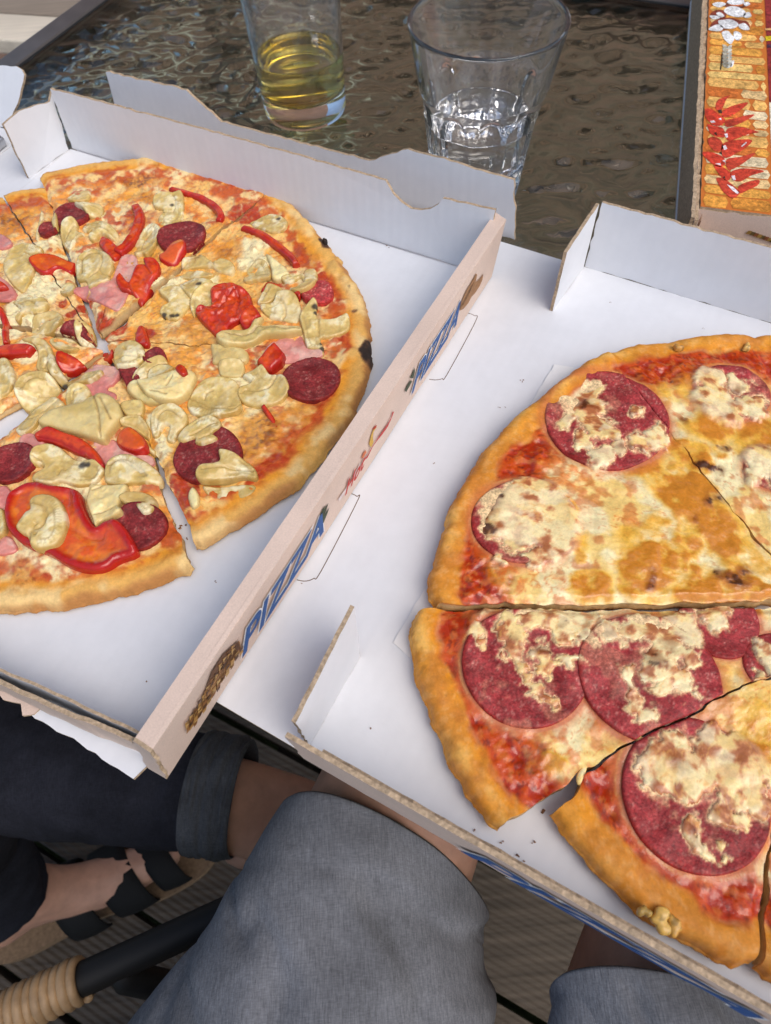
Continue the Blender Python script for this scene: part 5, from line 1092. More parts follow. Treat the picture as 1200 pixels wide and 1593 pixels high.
# ================================================================== glasses
glass = mat('clear_glass', (1, 1, 1), 0.0, 0.5, IOR=1.5, Transmission_Weight=1.0)
_df = N(glass, 'ShaderNodeBsdfDiffuse'); _df.inputs[0].default_value = (.80, .86, .90, 1); _mx = N(glass, 'ShaderNodeMixShader')
_nz = N(glass, 'ShaderNodeTexNoise'); _nz.inputs['Scale'].default_value = 60; L(glass, coords(glass), _nz.inputs['Vector'])
_mr = N(glass, 'ShaderNodeMapRange'); _mr.inputs['From Min'].default_value = .35; _mr.inputs['From Max'].default_value = .7; _mr.inputs['To Min'].default_value = .012; _mr.inputs['To Max'].default_value = .038
L(glass, _nz.outputs['Fac'], _mr.inputs['Value']); L(glass, _mr.outputs[0], _mx.inputs[0])   # pale diffuse mixed in, brightening the rims as sky light would
L(glass, bsdf(glass).outputs[0], _mx.inputs[1]); L(glass, _df.outputs[0], _mx.inputs[2]); L(glass, _mx.outputs[0], glass.node_tree.nodes['Material Output'].inputs['Surface'])
water = mat('water', (1, 1, 1), 0.0, 0.5, IOR=1.333, Transmission_Weight=1.0)
cider = mat('yellow_drink', (0.80, 0.66, 0.20), 0.0, 0.5, IOR=1.34, Transmission_Weight=1.0)
def prof(zs, fn): return [(fn(z), z) for z in zs]
# tall glass
tc = (-0.0355, 0.530, T + 0.0012)
ta = empty('tall_glass', tc, 'tall straight glass with a little yellow drink, standing behind the left pizza box', 'glass')
ro = lambda z: 0.0305 + 0.0048 * z / 0.14
ri = lambda z: ro(z) - 0.0017
out_ = [(0.0005, 0.002), (0.02, 0.0016), (0.027, 0.0), (0.0296, 0.0008), (0.0303, 0.003)] + prof(np.linspace(0.005, 0.139, 50), ro) + [(ro(.14) - .0008, 0.1402)]
inn_ = prof(np.linspace(0.139, 0.019, 44), ri) + [(0.0275, 0.0168), (0.0245, 0.0152), (0.018, 0.0142), (0.0005, 0.0138)]
lathe('glass_body', out_ + inn_, glass, ta, tc, 96)
liq = [(0.0005, 0.0137), (0.018, 0.0141), (0.0246, 0.0151), (0.0276, 0.0167)] + prof(np.linspace(0.019, 0.0395, 14), lambda z: ri(z) + 0.00012) + [(ri(.040) + .0001, 0.0402), (ri(.04) - .0012, 0.0393), (0.02, 0.0391), (0.0005, 0.0391)]
lathe('drink', liq, cider, ta, tc, 96)
# tumbler with cut panels
wc = (0.0778, 0.420, T + 0.0012)
tw = empty('tumbler', wc, 'short panelled tumbler half full of water, wide round rim, standing on the table', 'glass')
NF = 10
def ro2(z): return np.interp(z, [0, .004, .06, .066, .10], [.0282, .0292, .0362, .0383, .0445])
def ri2(z): return np.interp(z, [.018, .024, .06, .10], [.0245, .0276, .0338, .0422])
def rmod(r, z, a):
    if z > .068 or r < .02: return np.full(len(a), r)
    ph = (a % (2 * np.pi / NF)) - np.pi / NF
    flat = r * math.cos(math.pi / NF) * 1.012 / np.cos(ph) - .0006 * np.cos(ph / (np.pi / NF) * np.pi / 2)
    zs = .0635 - .016 * (np.abs(ph) / (np.pi / NF)) ** 2.2
    k = 1 - ss(zs - .0022, zs, np.full(len(a), z))
    return np.minimum(r, flat) * k + r * (1 - k)
out_ = [(0.0005, 0.0022), (0.018, 0.0018), (0.0262, 0.0), (0.0280, 0.0008)] + prof(np.linspace(0.002, 0.068, 90), ro2) + prof(np.linspace(0.0695, 0.0985, 16), ro2) + [(.0444, .0995), (.0438, .1002), (.0430, .1002), (.0424, .0994)]
nout = len(out_)
inn_ = prof(np.linspace(0.098, 0.024, 50), ri2) + [(.0268, .0215), (.0250, .0194), (.0210, .0182), (.0005, .0178)]
_cnt = [0]
def rm2(r, z, a):
    _cnt[0] += 1
    return rmod(r, z, a) if _cnt[0] <= nout else np.full(len(a), r)
lathe('glass_body', out_ + inn_, glass, tw, wc, 160, True, rm2)
zl = .046
liq = [(.0005, .0177), (.0211, .0181), (.0251, .0193), (.0269, .0214)] + prof(np.linspace(.024, zl, 16), lambda z: ri2(z) + .00012) + [(ri2(zl) + .0001, zl + .0007), (ri2(zl) - .0012, zl - .0002), (.02, zl - .0004), (.0005, zl - .0004)]
lathe('water', liq, water, tw, wc, 96)

# ================================================================== closed box with the chilli print
zc_ = 0.037
c0 = un(1073, 340, zc_); a_ = un(1091, 0, zc_) - c0; a_[2] = 0; bX = a_ / np.linalg.norm(a_); aX = np.array([bX[1], -bX[0], 0])
def Q(u, v, z): return np.array([c0[0], c0[1], T]) + aX * u + bX * v + np.array([0, 0, z])
cb = empty('pizza_box', Q(.16, .16, 0), 'closed pizza box at the upper right with chillies and garlic printed on orange bricks', 'pizza box')
uL = (un(1091, 300, zc_) - c0) @ aX; uR = (un(1196, 160, zc_) - c0) @ aX
BV = 0.33
sheet('base_panel', [Q(.001, .003, .0024), Q(.34, .003, .0024), Q(.34, BV, .0024), Q(.001, BV, .0024)], (0, 0, -1), TH, [CW, CP, CE], cb, seed=30)
sheet('side_wall', [Q(.0024, 0, .003), Q(.0024, BV, .003), Q(.0026, BV, zc_ + .001), Q(.0026, 0, zc_ + .001)], -aX, .0020, [CP, CE, CE], cb, seed=31, ragged=.0006)
sheet('side_lining', [Q(.0048, .001, .003), Q(.0048, BV, .003), Q(.0050, BV, zc_ - .001), Q(.0050, .001, zc_ - .001)], -aX, .0018, [CP, CW, CE], cb, seed=32, ragged=.0006)
sheet('tuck_flap', [Q(uL - .0005, .012, zc_ - .002), Q(uL - .0005, BV, zc_ - .002), Q(uL - .0045, BV, .006), Q(uL - .0045, .012, .006)], -aX, .0010, [CW, CW, CE], cb, seed=33, ragged=0)
vn_ = (un(1087, 321, zc_) - c0) @ bX
topm = [Q(uL, vn_, zc_), Q(.33, vn_, zc_), Q(.33, BV + .01, zc_), Q(uL, BV + .01, zc_)]
lidp = sheet('lid_panel', topm, (0, 0, -1), TH, [mat('orange_print', (.60, .17, .03), .5, .35), CW, CE], cb, seed=34, ragged=.0002)
sheet('near_wall', [Q(uL - .002, vn_ - .0005, zc_ - .0015), Q(.33, vn_ - .0005, zc_ - .0015), Q(.33, vn_ - .001, .003), Q(uL - .002, vn_ - .001, .003)], bX, TH, [CP, CW, CE], cb, seed=35)
nwall = [o for o in cb.children if o.name.startswith('near_wall')][0]
sheet('corner_return', [Q(.0065, vn_ - .010, .003), Q(uL + .002, vn_ - .0015, .003), Q(uL + .002, vn_ - .0015, zc_ - .003), Q(.0065, vn_ - .010, zc_ - .001)], -bX, .0015, [CP, CP, CE], cb, seed=36)
# printed bricks
polys, cols = [], []; rg = np.random.default_rng(5)
v = vn_ + .001; row = 0
pal = [(.74, .42, .12), (.62, .25, .04), (.70, .33, .06), (.74, .50, .22), (.70, .56, .34), (.55, .15, .03), (.68, .30, .05), (.76, .50, .16)]
zt = zc_
while v < BV:
    hgt = rg.uniform(.0075, .0115); u = uL - rg.uniform(0, .03)
    while u < uR:
        ln_ = rg.uniform(.022, .055); ua, ub = max(u, uL + .001), min(u + ln_, uR - .0008)
        if ub - ua > .003:
            j = lambda: rg.uniform(-.0007, .0007)
            cch = min(.0016, hgt * .2)
            polys.append([Q(ua + cch, v + j(), zt), Q((ua + ub) / 2, v + j(), zt), Q(ub - cch, v + j(), zt), Q(ub + j() * .5, v + hgt * .5, zt), Q(ub - cch, v + hgt + j(), zt), Q((ua + ub) / 2, v + hgt + j(), zt), Q(ua + cch, v + hgt + j(), zt), Q(ua + j() * .5, v + hgt * .5, zt)])
            cols.append(pal[rg.integers(len(pal))])
        u += ln_ + .0010
    v += hgt + .0011
ink2 = mat('mottled_ink', rough=0.5, spec=0.3); _v = vcol(ink2); s_ = noise_mul(ink2, .60, 420, 5, None, _v.outputs['Color'], .8); s_ = noise_mul(ink2, .35, 120, 4, None, s_); noise_mul(ink2, .2, 40, 3, None, s_)
decal('brick_print', polys, (0, 0, 1), .0002, ink2, lidp, cols)
zt2 = lambda x, y: un(x, y, zc_)
c6 = lambda P: [zt2(1040 + x / 4.975, 100 + y / 4.975) for x, y in P]
g6 = lambda P: [zt2(1080 + x / 10, y / 10) for x, y in P]
sm_ = lambda P, cl=True: [np.array([*q, T + zc_]) for q in catmull(np.array([p_[:2] for p_ in P]), 4)]
peps = [[(365, 350), (370, 300), (400, 270), (475, 245), (445, 280), (425, 330), (400, 365)], [(410, 380), (450, 345), (530, 315), (615, 300), (570, 350), (490, 400), (430, 415)], [(285, 350), (340, 355), (400, 400), (440, 440), (400, 480), (340, 470), (290, 420)], [(440, 440), (520, 420), (600, 400), (665, 395), (600, 440), (520, 475), (450, 490)],
        [(460, 500), (560, 490), (640, 510), (700, 530), (620, 545), (530, 580), (470, 600), (440, 560)], [(300, 470), (350, 480), (420, 500), (440, 560), (400, 570), (330, 545)], [(305, 580), (360, 565), (410, 600), (420, 660), (370, 680), (320, 640)], [(420, 620), (520, 590), (645, 590), (600, 650), (530, 690), (450, 730), (410, 700)], [(260, 690), (330, 685), (420, 720), (440, 770), (400, 800), (330, 770)],
        [(450, 740), (560, 720), (670, 690), (620, 740), (530, 800), (460, 820)], [(480, 840), (580, 810), (740, 830), (640, 865), (560, 910), (500, 900)], [(350, 790), (420, 800), (480, 850), (470, 900), (420, 890)], [(370, 885), (430, 890), (510, 950), (550, 1000), (500, 1040), (430, 1000), (390, 940)], [(540, 950), (610, 915), (700, 900), (690, 940), (620, 975), (550, 1005)]]
decal('chilli_print', [sm_(c6(p_)) for p_ in peps], (0, 0, 1), .0004, ink2, lidp, [(.50 + .06 * (i % 3), .055, .028) for i in range(len(peps))])
shine = [[(450, 935), (500, 955), (545, 1000), (530, 1010), (490, 980)], [(320, 445), (350, 440), (365, 455), (330, 460)], [(420, 640), (440, 630), (455, 660), (430, 670)], [(385, 430), (405, 420), (410, 440)], [(430, 545), (455, 540), (460, 570), (445, 575)], [(360, 775), (400, 770), (405, 790)], [(415, 750), (435, 745), (440, 770)], [(485, 870), (510, 865), (520, 900), (500, 905)], [(560, 640), (600, 605), (605, 615), (570, 645)]]
decal('highlight_print', [c6(p_) for p_ in shine], (0, 0, 1), .0005, ink2, lidp, [(.75, .66, .66)] * len(shine))
dkp = [[(380, 360), (410, 355), (415, 385), (390, 380)], [(350, 540), (370, 530), (375, 560)], [(390, 690), (410, 680), (415, 705)], [(415, 880), (435, 870), (440, 890)]]
decal('stalk_print', [c6(p_) for p_ in dkp], (0, 0, 1), .0005, ink2, lidp, [(.05, .03, .02)] * len(dkp))
shad = [[(250, 230), (320, 170), (430, 160), (500, 210), (480, 280), (380, 300), (280, 280)], [(250, 420), (300, 340), (400, 300), (560, 280), (700, 320), (820, 340), (860, 430), (700, 420), (480, 470), (330, 440)], [(500, 40), (560, 90), (700, 105), (790, 80), (760, 130), (600, 130), (480, 110)], [(430, 830), (445, 900), (420, 1080), (400, 1080), (415, 950)]]
for p_, c_ in zip(shad, [(.24, .05, .03), (.24, .05, .03), (.16, .05, .03), (.05, .035, .02)]): decal('garlic_shade_print', [sm_(g6(p_))], (0, 0, 1), .00035, ink2, lidp, [c_])
gar = [[(280, 75), (350, 45), (450, 50), (490, 80), (400, 125), (330, 110)], [(510, 40), (600, -20), (740, -10), (780, 50), (700, 85), (570, 80)], [(770, 60), (830, 40), (870, 75), (820, 105), (780, 95)], [(460, 170), (520, 120), (640, 110), (760, 160), (800, 210), (780, 260), (690, 280), (560, 255), (490, 215)], [(780, 220), (850, 200), (890, 260), (830, 290), (760, 270)], [(340, 220), (400, 200), (470, 260), (400, 280)], [(235, 260), (300, 250), (400, 270), (380, 300), (290, 310)],
       [(370, 340), (450, 320), (560, 310), (650, 350), (690, 400), (620, 450), (520, 460), (420, 430)], [(690, 400), (770, 370), (830, 410), (860, 470), (780, 480), (710, 450)], [(220, 470), (300, 410), (380, 390), (450, 430), (420, 490), (320, 495)], [(430, 510), (520, 490), (570, 540), (620, 600), (600, 660), (560, 700), (490, 650), (450, 590)], [(620, 500), (710, 520), (740, 590), (680, 640), (620, 600)], [(590, 960), (620, 960), (600, 1040), (560, 1050)]]
for p_ in gar: decal('garlic_print', [sm_(g6(p_))], (0, 0, 1), .0005, ink2, lidp, [(.74, .74, .72)])
br_ = []
for k in range(6):
    y0_ = 700 + 58 * k; br_ += [[(440, y0_), (500, y0_ + 20), (520, y0_ + 60), (480, y0_ + 70), (445, y0_ + 40)], [(580, y0_ + 10), (530, y0_ + 30), (500, y0_ + 75), (540, y0_ + 80), (580, y0_ + 50)]]
decal('braid_print', [sm_(g6(p_)) for p_ in br_], (0, 0, 1), .0005, ink2, lidp, [(.62, .60, .50) if i % 2 else (.44, .40, .30) for i in range(len(br_))])
bk = [[Q(uR, .0 + vn_, zc_), Q(.32, vn_, zc_), Q(.32, BV, zc_), Q(uR, BV, zc_)]]
dpan = [[Q(uR + .0003, vn_ + .115, zc_), Q(.30, vn_ + .115, zc_), Q(.30, BV, zc_), Q(uR + .0003, BV, zc_)], [Q(uR + .0003, vn_ + .02, zc_), Q(.30, vn_ + .02, zc_), Q(.30, vn_ + .1145, zc_), Q(uR + .0003, vn_ + .1145, zc_)], [Q(uR + .0003, vn_ + .001, zc_), Q(.30, vn_ + .001, zc_), Q(.30, vn_ + .0195, zc_), Q(uR + .0003, vn_ + .0195, zc_)]]
decal('panel_print', dpan, (0, 0, 1), .0002, ink2, lidp, [(.26, .03, .03), (.70, .62, .45), (.60, .22, .05)])
yb = [g6([(1100, 450), (1200, 450), (1200, 480), (1100, 480)]), g6([(1105, 570), (1200, 570), (1200, 640), (1110, 645)]), g6([(1130, 700), (1200, 700), (1200, 750), (1130, 750)])]
decal('band_print', yb, (0, 0, 1), .0004, ink2, lidp, [(.72, .40, .15), (.80, .58, .02), (.08, .03, .06)])
# wheat ear on the near wall
nnv = -bX; nP0 = Q(.1, vn_ - .001, .02)
wp = []; wcl = []
for k in range(15):
    for sgn in (-1, 1):
        x0 = 1160 + 5.2 * k; y0_ = 372 + 2.2 * k - 4 + sgn * (5 + .35 * k)
        wp.append([unplane(x, y, nP0, nnv) for x, y in ((x0, y0_), (x0 + 5, y0_ + sgn * 5), (x0 + 11, y0_ + sgn * 6 + 2), (x0 + 8, y0_ + 1))]); wcl.append([(.34, .20, .05), (.14, .09, .03), (.24, .08, .03)][(k + (sgn > 0)) % 3])
decal('wheat_print', wp, nnv, .0004, ink2, nwall, wcl)

# ================================================================== phone at the left edge
pz = kz + TH + .0004
ph = empty('phone', un(-30, 235, pz), 'dark phone corner with a silver rim at the left edge of the picture', 'phone')
tp = [un(15, 226, pz + .008), un(-2, 212, pz + .008), un(-110, 250, pz + .008), un(-90, 275, pz + .008)]
tp = [np.array([*q[:2], T + pz + .008]) for q in tp]
e1 = tp[3] - tp[0]; e1 /= np.linalg.norm(e1)
dirA = un(0, 238, pz + .008) - un(15, 226, pz + .008); dirA[2] = 0; dirA /= np.linalg.norm(dirA); dirB = np.array([-dirA[1], dirA[0], 0])
if (un(-20, 205, pz) - un(15, 226, pz)) @ dirB < 0: dirB = -dirB
c_ = un(14, 226, pz)
phm = mat('silver_rim', (.55, .55, .56), .3, .5, .9); phs = mat('black_glass', (.012, .013, .016), .08, .5); noise_mul(phs, .3, 400)
V_, F_ = box_mesh(np.array([c_[0], c_[1], T + pz + .0035]) + dirA * .075 + dirB * .035, dirA, dirB, (0, 0, 1), .075, .035, .0035)
o_ = obj('casing', V_, F_, phm, ph); b_ = o_.modifiers.new('bevel', 'BEVEL'); b_.width = .002; b_.segments = 3
V_, F_ = box_mesh(np.array([c_[0], c_[1], T + pz + .0073]) + dirA * .075 + dirB * .035, dirA, dirB, (0, 0, 1), .0735, .0335, .0005)
obj('screen', V_, F_, phs, ph)

# ================================================================== people under the table
skin = mat('skin', (.40, .22, .15), .5, .4, Subsurface_Weight=.1, Subsurface_Scale=.004); noise_mul(skin, .16, 60, 4); bump(skin, 300, .25, .0006, 3)
def denim(name, col, var=.22, rot=0.0, heather=.3):
    m = mat(name, col, .9, .12)
    v1_ = coords(m, 1400, 150, 300, rot); s = noise_mul(m, heather, 1, 4, v1_, None, .7)
    v2_ = coords(m, 220, 1500, 900, rot); s = noise_mul(m, heather * .6, 1, 3, v2_, s)
    s = noise_mul(m, var, 30, 4, None, s); noise_mul(m, var * .8, 8, 3, None, s)
    bump(m, 1, .5, .0006, 3, coords(m, 1500, 260, 500, rot)); bump(m, 26, .45, .005, 4)
    return m
short_m = denim('grey_chambray', (.16, .163, .175), .18, 1.05, .28)
jean_m = denim('dark_denim', (.014, .015, .021), .3, 0.1, .3); cuff_m = denim('faded_denim', (.058, .062, .068), .25, 0.1, .3)
def skin_body(name, verts, edges, radii, root, parent, m):
    off = ORG[parent.name]
    me = bpy.data.meshes.new(name); me.from_pydata((np.array(verts) - off).tolist(), edges, []); me.materials.append(m)
    o = bpy.data.objects.new(name, me); COL.objects.link(o); o.parent = parent
    md = o.modifiers.new('skin', 'SKIN'); md.use_smooth_shade = True
    for i, r in enumerate(radii):
        sv = me.skin_vertices[0].data[i]; sv.radius = (r, r) if not isinstance(r, tuple) else r; sv.use_root = (i == root)
    s_ = o.modifiers.new('subsurf', 'SUBSURF'); s_.levels = 2; s_.render_levels = 2
    return o
def cloth_tube(name, P, R, m, parent, n=40, fold=.004, seed=0, up=(0, 0, 1), wall=.0025, turn=True, slant=0.0, hem=1.0):
    """a trouser leg: open at the far end with a turned hem, gentle folds"""
    P = catmull(np.array(P, float), 22, False); k = len(P); Rr = np.interp(np.linspace(0, 1, k), np.linspace(0, 1, len(R)), R)
    rings = tube_rings(P, Rr, n, up); out = []
    a = np.linspace(0, 2 * np.pi, n, endpoint=False)
    for i, (r, p) in enumerate(zip(rings, P)):
        t = i / (k - 1)
        f = fold * ((fbm(np.cos(a) * 1.3 + 3 + t * 2, np.sin(a) * 1.3 + t * 5.5, 1.6, 3, seed) - .5) * 2 - .55 * (1 - ss(0, .05, np.abs(fbm(np.cos(a) * 1.0 + t * 2.4, np.sin(a) * 1.0 - t * 3.1, 1.5, 2, seed + 9) - .5))))
        d = r - p; d /= np.linalg.norm(d, axis=1)[:, None]; q_ = r + d * f[:, None]
        q_ = q_ - d * (.0011 * hem * math.exp(-((np.linalg.norm(P[-1] - p) - .022) / .0016) ** 2))
        ax_ = P[-1] - P[-6]; ax_ = ax_ / np.linalg.norm(ax_)
        out.append(q_ + ax_ * (slant * t ** 3 * d[:, 2])[:, None])
    # inside lip
    if turn:
        last = out[-1]; c = P[-1] * 1.0; dn_ = P[-1] - P[-4]; dn_ /= np.linalg.norm(dn_)
        out.append(c + (last - c) * .985 + dn_ * .0015); out.append(c + (last - c) * .955 - dn_ * .001); out.append(c + (last - c) * .94 - dn_ * .03)
    o = loft(name, out, m, parent, cap=False)
    return o
kL = un(640, 1212, -.168); aL = un(606, 1345, -.172); bL = un(487, 1593, -.178)
dL = (kL - bL) / np.linalg.norm(kL - bL)
hipL = kL - dL * .42; hipL[2] = T - .20
kR = un(1100, 1385, -.155); bR = un(1030, 1640, -.175); dR = (kR - bR) / np.linalg.norm(kR - bR); hipR = kR - dR * .42; hipR[2] = T - .20
pel = (hipL + hipR) / 2 + np3(0, -.06, .02)
me_ = empty('person', (pel[0], pel[1], 0), 'person at the near side in grey shorts, bare knees under the salami pizza box', 'person')
ftL = np.array([kL[0] + .03, kL[1] + .10, .075]); ftR = np.array([kR[0] + .05, kR[1] + .12, .075])
bv = [pel, hipL, kL - dL * .20, kL - dL * .055, kL + dL * .012, kL + np3(.01, .02, -.06), kL + np3(.02, .04, -.20), ftL, ftL + np3(.02, .10, -.035), ftL + np3(.03, .19, -.05),
      hipR, kR - dR * .20, kR - dR * .06, kR + dR * .012, kR + np3(.01, .03, -.06), kR + np3(.02, .06, -.20), ftR, ftR + np3(.02, .10, -.035), ftR + np3(.03, .19, -.05), pel + np3(0, -.02, .14)]
be = [(0, 1), (1, 2), (2, 3), (3, 4), (4, 5), (5, 6), (6, 7), (7, 8), (8, 9), (0, 10), (10, 11), (11, 12), (12, 13), (13, 14), (14, 15), (15, 16), (16, 17), (17, 18), (0, 19)]
br = [.10, .078, .062, .060, .057, .050, .048, .032, .034, .022, .078, .062, .060, .056, .046, .048, .032, .034, .022, .11]
skin_body('body', bv, be, br, 0, me_, skin)
def shorts_leg(hemLRT, back, d_, seed, n=96, m=70):
    Lh, Rh, Th = [un(*q) for q in hemLRT]; Lb, Rb = [un(*q) for q in back]
    C1_, C2_ = (Lh + Rh) / 2, (Lb + Rb) / 2
    ctl = [np.r_[C2_ - d_ * .22 + np3(0, 0, -.01), (Rb - Lb) * .58, np3(0, 0, .100)], np.r_[C2_ - d_ * .10, (Rb - Lb) * .54, np3(0, 0, .092)], np.r_[C2_, (Rb - Lb) / 2, np3(0, 0, .082)], np.r_[(C1_ + C2_) / 2, (Rb - Lb + Rh - Lh) / 4 * .985, (Th - C1_) * .45 + np3(0, 0, .045)], np.r_[C1_, (Rh - Lh) / 2, Th - C1_]]
    Q_ = catmull(np.array(ctl), m // 4, False); k = len(Q_); a = np.linspace(0, 2 * np.pi, n, endpoint=False); R_ = []
    for i, q in enumerate(Q_):
        c, s_, u_ = q[:3], q[3:6], q[6:]; t = i / (k - 1); lo = np3(0, 0, -.058) - .35 * (u_ - np3(0, 0, u_[2]))
        up_ = np.sin(a)[:, None]
        P_ = c + np.cos(a)[:, None] * s_ + np.where(up_ > 0, up_ * u_, -up_ * lo)
        dn = P_ - c; dn /= np.linalg.norm(dn, axis=1)[:, None]
        x_, y_ = P_[:, 0] + .35 * P_[:, 2], P_[:, 1] + .2 * P_[:, 2]
        f = .0045 * (fbm(x_, y_, 16, 3, seed) - .5) * 2 - .0038 * (1 - ss(0, .055, np.abs(fbm(x_ + .4 * y_, y_ * .45, 17, 2, seed + 4) - .5))) * ss(0, .12, 1 - t)
        dist = np.linalg.norm(Q_[-1][:3] - c)
        f = f - .0012 * math.exp(-((dist - .026) / .0013) ** 2)
        R_.append(P_ + dn * f[:, None])
    last = R_[-1]; c = Q_[-1][:3]
    R_ += [c + (last - c) * .985 + d_ * .0015, c + (last - c) * .955 - d_ * .001, c + (last - c) * .93 - d_ * .03]
    return loft('shorts_leg', R_, short_m, me_, cap=False)
shorts_leg([(450, 1300, -.175), (763, 1424, -.175), (545, 1245, -.108)], [(205, 1593, -.18), (772, 1593, -.18)], dL, 3)
shorts_leg([(868, 1568, -.165), (1265, 1640, -.165), (1010, 1514, -.100)], [(858, 1690, -.175), (1290, 1740, -.175)], dR, 5)
# neighbour on the left
zj = -.34
jA, jB, jC = un(-330, 1165, zj + .03), un(0, 1190, zj), un(318, 1233, zj - .01)
ne = empty('person', (-.78, .12, 0), 'person on the left in dark rolled up jeans, legs under the table', 'person')
hp = np.array([-.86, .02, T - .24]); ank = un(408, 1242, -.36); heel = un(372, 1335, -.40); toe = un(560, 1290, -.45)
k2 = un(-200, 1270, -.28); an2 = un(30, 1400, -.62); 
f0, f1 = un(22, 1440, -.675), un(285, 1318, -.685)
bv = [hp, hp + np3(.03, .09, .0), jA, jB, jC, ank, heel, (ank + toe) / 2, toe, hp + np3(.04, -.08, 0), k2, un(-55, 1320, -.46), an2, f0 + (f0 - f1) * .12 + np3(0, 0, .01), (f0 + f1) / 2 + np3(0, 0, .004), f1, hp + np3(-.05, 0, .16)]
be = [(0, 1), (1, 2), (2, 3), (3, 4), (4, 5), (5, 6), (5, 7), (7, 8), (0, 9), (9, 10), (10, 11), (11, 12), (12, 13), (12, 14), (14, 15), (0, 16)]
br = [.10, .075, .055, .048, .040, .033, .030, .032, .022, .075, .055, .034, .026, .031, .034, .020, .12]
skin_body('body', bv, be, br, 0, ne, skin)
cloth_tube('jeans_leg', [hp + np3(.03, .09, 0), jA, jB, (jB + jC) / 2, jC], [.085, .066, .057, .051, .0475], jean_m, ne, 48, .004, 8)
dj = (jC - jB) / np.linalg.norm(jC - jB)
cloth_tube('jeans_cuff', [jC - dj * .006, jC + dj * .004, jC + dj * .022, jC + dj * .034], [.0510, .0525, .0515, .049], cuff_m, ne, 48, .002, 9)
cloth_tube('jeans_leg', [hp + np3(.04, -.08, 0), un(-200, 1270, -.28), un(-55, 1320, -.46), un(2, 1392, -.585)], [.085, .062, .050, .050], jean_m, ne, 48, .004, 10)
sd_m = mat('black_leather', (.006, .006, .006), .7, .2); sole_m = mat('cork_sole', (.20, .13, .075), .8, .2); noise_mul(sole_m, .25, 250)
fd_ = (f1 - f0); fl_ = np.linalg.norm(fd_); fd_ /= fl_; fs = np.cross(fd_, (0, 0, 1)); fs /= np.linalg.norm(fs)
outl = catmull(np.array([(-.05, 0), (-.04, .026), (.0, .034), (.08, .030), (.15, .042), (.21, .036), (.235, .012), (.235, -.014), (.20, -.036), (.14, -.040), (.07, -.029), (0, -.032), (-.04, -.022)]), 5)
def fpt(q, z): return np.array([f0[0], f0[1], z]) + fd_ * q[0] * (fl_ / .2) + fs * q[1]
zlo, zhi = .002, .022
V_ = [fpt(q, zlo) for q in outl] + [fpt(q, zhi) for q in outl]; n_ = len(outl)
sand = empty('sandal', (f0[0], f0[1], 0), 'black strappy sandal with a cork sole worn on the deck by the person in jeans', 'sandal')
obj('sole', V_, [list(range(n_)), list(range(2 * n_ - 1, n_ - 1, -1))] + [[i, n_ + i, n_ + (i + 1) % n_, (i + 1) % n_] for i in range(n_)], sole_m, sand)
for t_, wd_, rr_ in ((.34, .040, .046), (.62, .046, .044), (.86, .034, .038)):
    ctr = f0 + fd_ * fl_ * t_; ctr = np.array([ctr[0], ctr[1], .026]); a = np.linspace(-.25, np.pi + .25, 18); R_ = []
    for dx in np.linspace(-wd_ / 2, wd_ / 2, 5):
        r2 = rr_ * (1.0 + .05 * math.cos(dx / wd_ * 3))
        R_.append(np.array([ctr + fd_ * (dx + .010 * math.cos(x)) + fs * r2 * math.cos(x) + np3(0, 0, 1) * (r2 * .92) * math.sin(x) for x in a]))
    V_ = np.concatenate(R_); F_ = [[i * 18 + j, i * 18 + j + 1, (i + 1) * 18 + j + 1, (i + 1) * 18 + j] for i in range(4) for j in range(17)]
    o_ = obj('strap', V_, F_, sd_m, sand, True); s_ = o_.modifiers.new('solid', 'SOLIDIFY'); s_.thickness = .003; s_.offset = 1

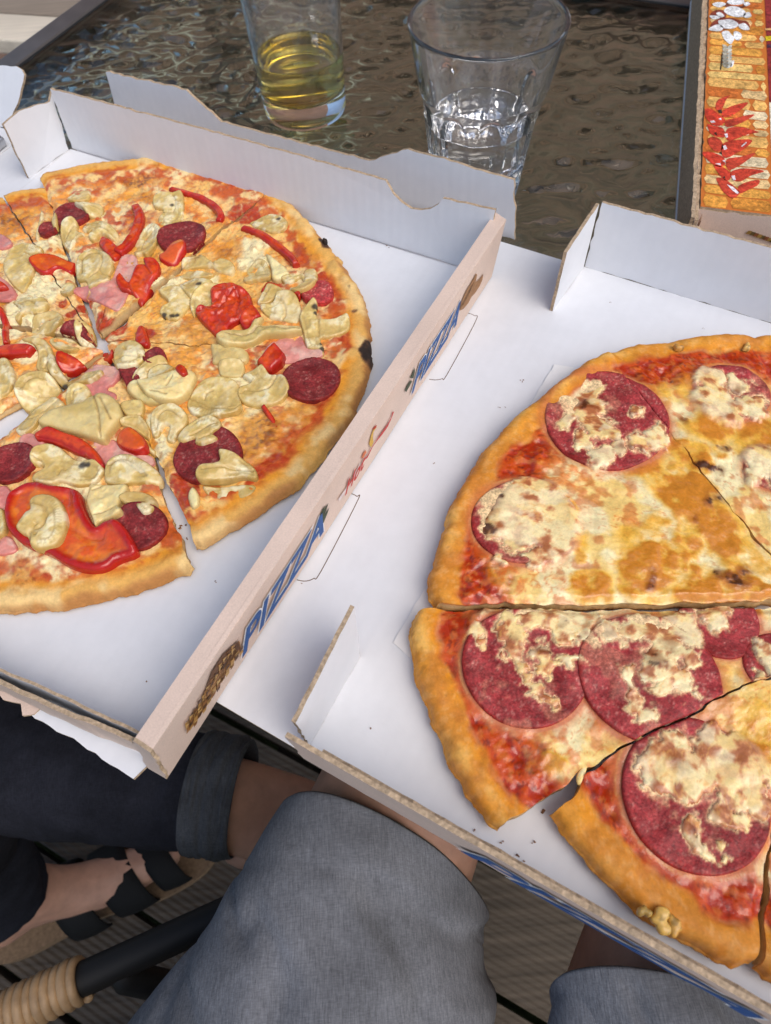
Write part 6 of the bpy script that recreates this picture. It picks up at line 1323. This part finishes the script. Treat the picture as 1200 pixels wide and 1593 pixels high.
# ================================================================== chair with a cane-wrapped arm
zc = -.25
ch_ = empty('chair', (pel[0], pel[1], 0), 'dark metal chair at the lower left with pale cane wound round its arm', 'chair')
blk = mat('black_tube', (.010, .009, .008), .6, .3); cane = mat('pale_cane', (.37, .235, .12), .5, .4); noise_mul(cane, .22, 90, 3, coords(cane, 1, 1, 1)); bump(cane, 500, .3, .0004, 2)
A0, A1, A2 = un(-150, 1655, zc), un(75, 1548, zc), un(345, 1424, zc - .005)
dA = (A2 - A0) / np.linalg.norm(A2 - A0); A3 = A2 + dA * .05
loft('arm_tube', tube_rings([A0 - dA * .15, A0, A1, A2, A3], .0108, 20), blk, ch_)
loft('arm_joint', tube_rings([un(178, 1500, zc), un(196, 1520, zc - .01), un(250, 1532, zc - .03), un(330, 1560, zc - .06)], [.008, .010, .010, .010], 16), blk, ch_)
w0, w1 = A0 - dA * .02, un(140, 1517, zc) ; ww = w1 - w0; lw_ = np.linalg.norm(ww); ww /= lw_
turns = int(lw_ / .0056); th_ = np.linspace(0, 2 * np.pi * turns, turns * 28); s_ = np.cross(ww, (0, 0, 1)); s_ /= np.linalg.norm(s_); u_ = np.cross(s_, ww)
path = w0 + ww * (th_ / (2 * np.pi) * .0056)[:, None] + .0118 * (np.cos(th_)[:, None] * s_ + np.sin(th_)[:, None] * u_)
loft('cane_wrap', tube_rings(path, (.0033 + .0004 * np.sin(th_ * .37)), 10, ww), cane, ch_)
seat = mat('woven_seat', (.03, .028, .025), .7)
V_, F_ = box_mesh((pel[0], pel[1] - .08, .42), (1, 0, 0), (0, 1, 0), (0, 0, 1), .24, .22, .015); obj('seat', V_, F_, seat, ch_)
for sx in (-.24, .24):
    for sy in (-.28, .12):
        loft('leg', tube_rings([np3(pel[0] + sx, pel[1] + sy, 0), np3(pel[0] + sx, pel[1] + sy, .20), np3(pel[0] + sx, pel[1] + sy, .42)], .013, 12, (1, 0, 0)), blk, ch_)
V_, F_ = box_mesh((pel[0], pel[1] - .33, .66), (1, 0, 0), (0, 1, 0), (0, 0, 1), .23, .012, .18); obj('backrest', V_, F_, seat, ch_)
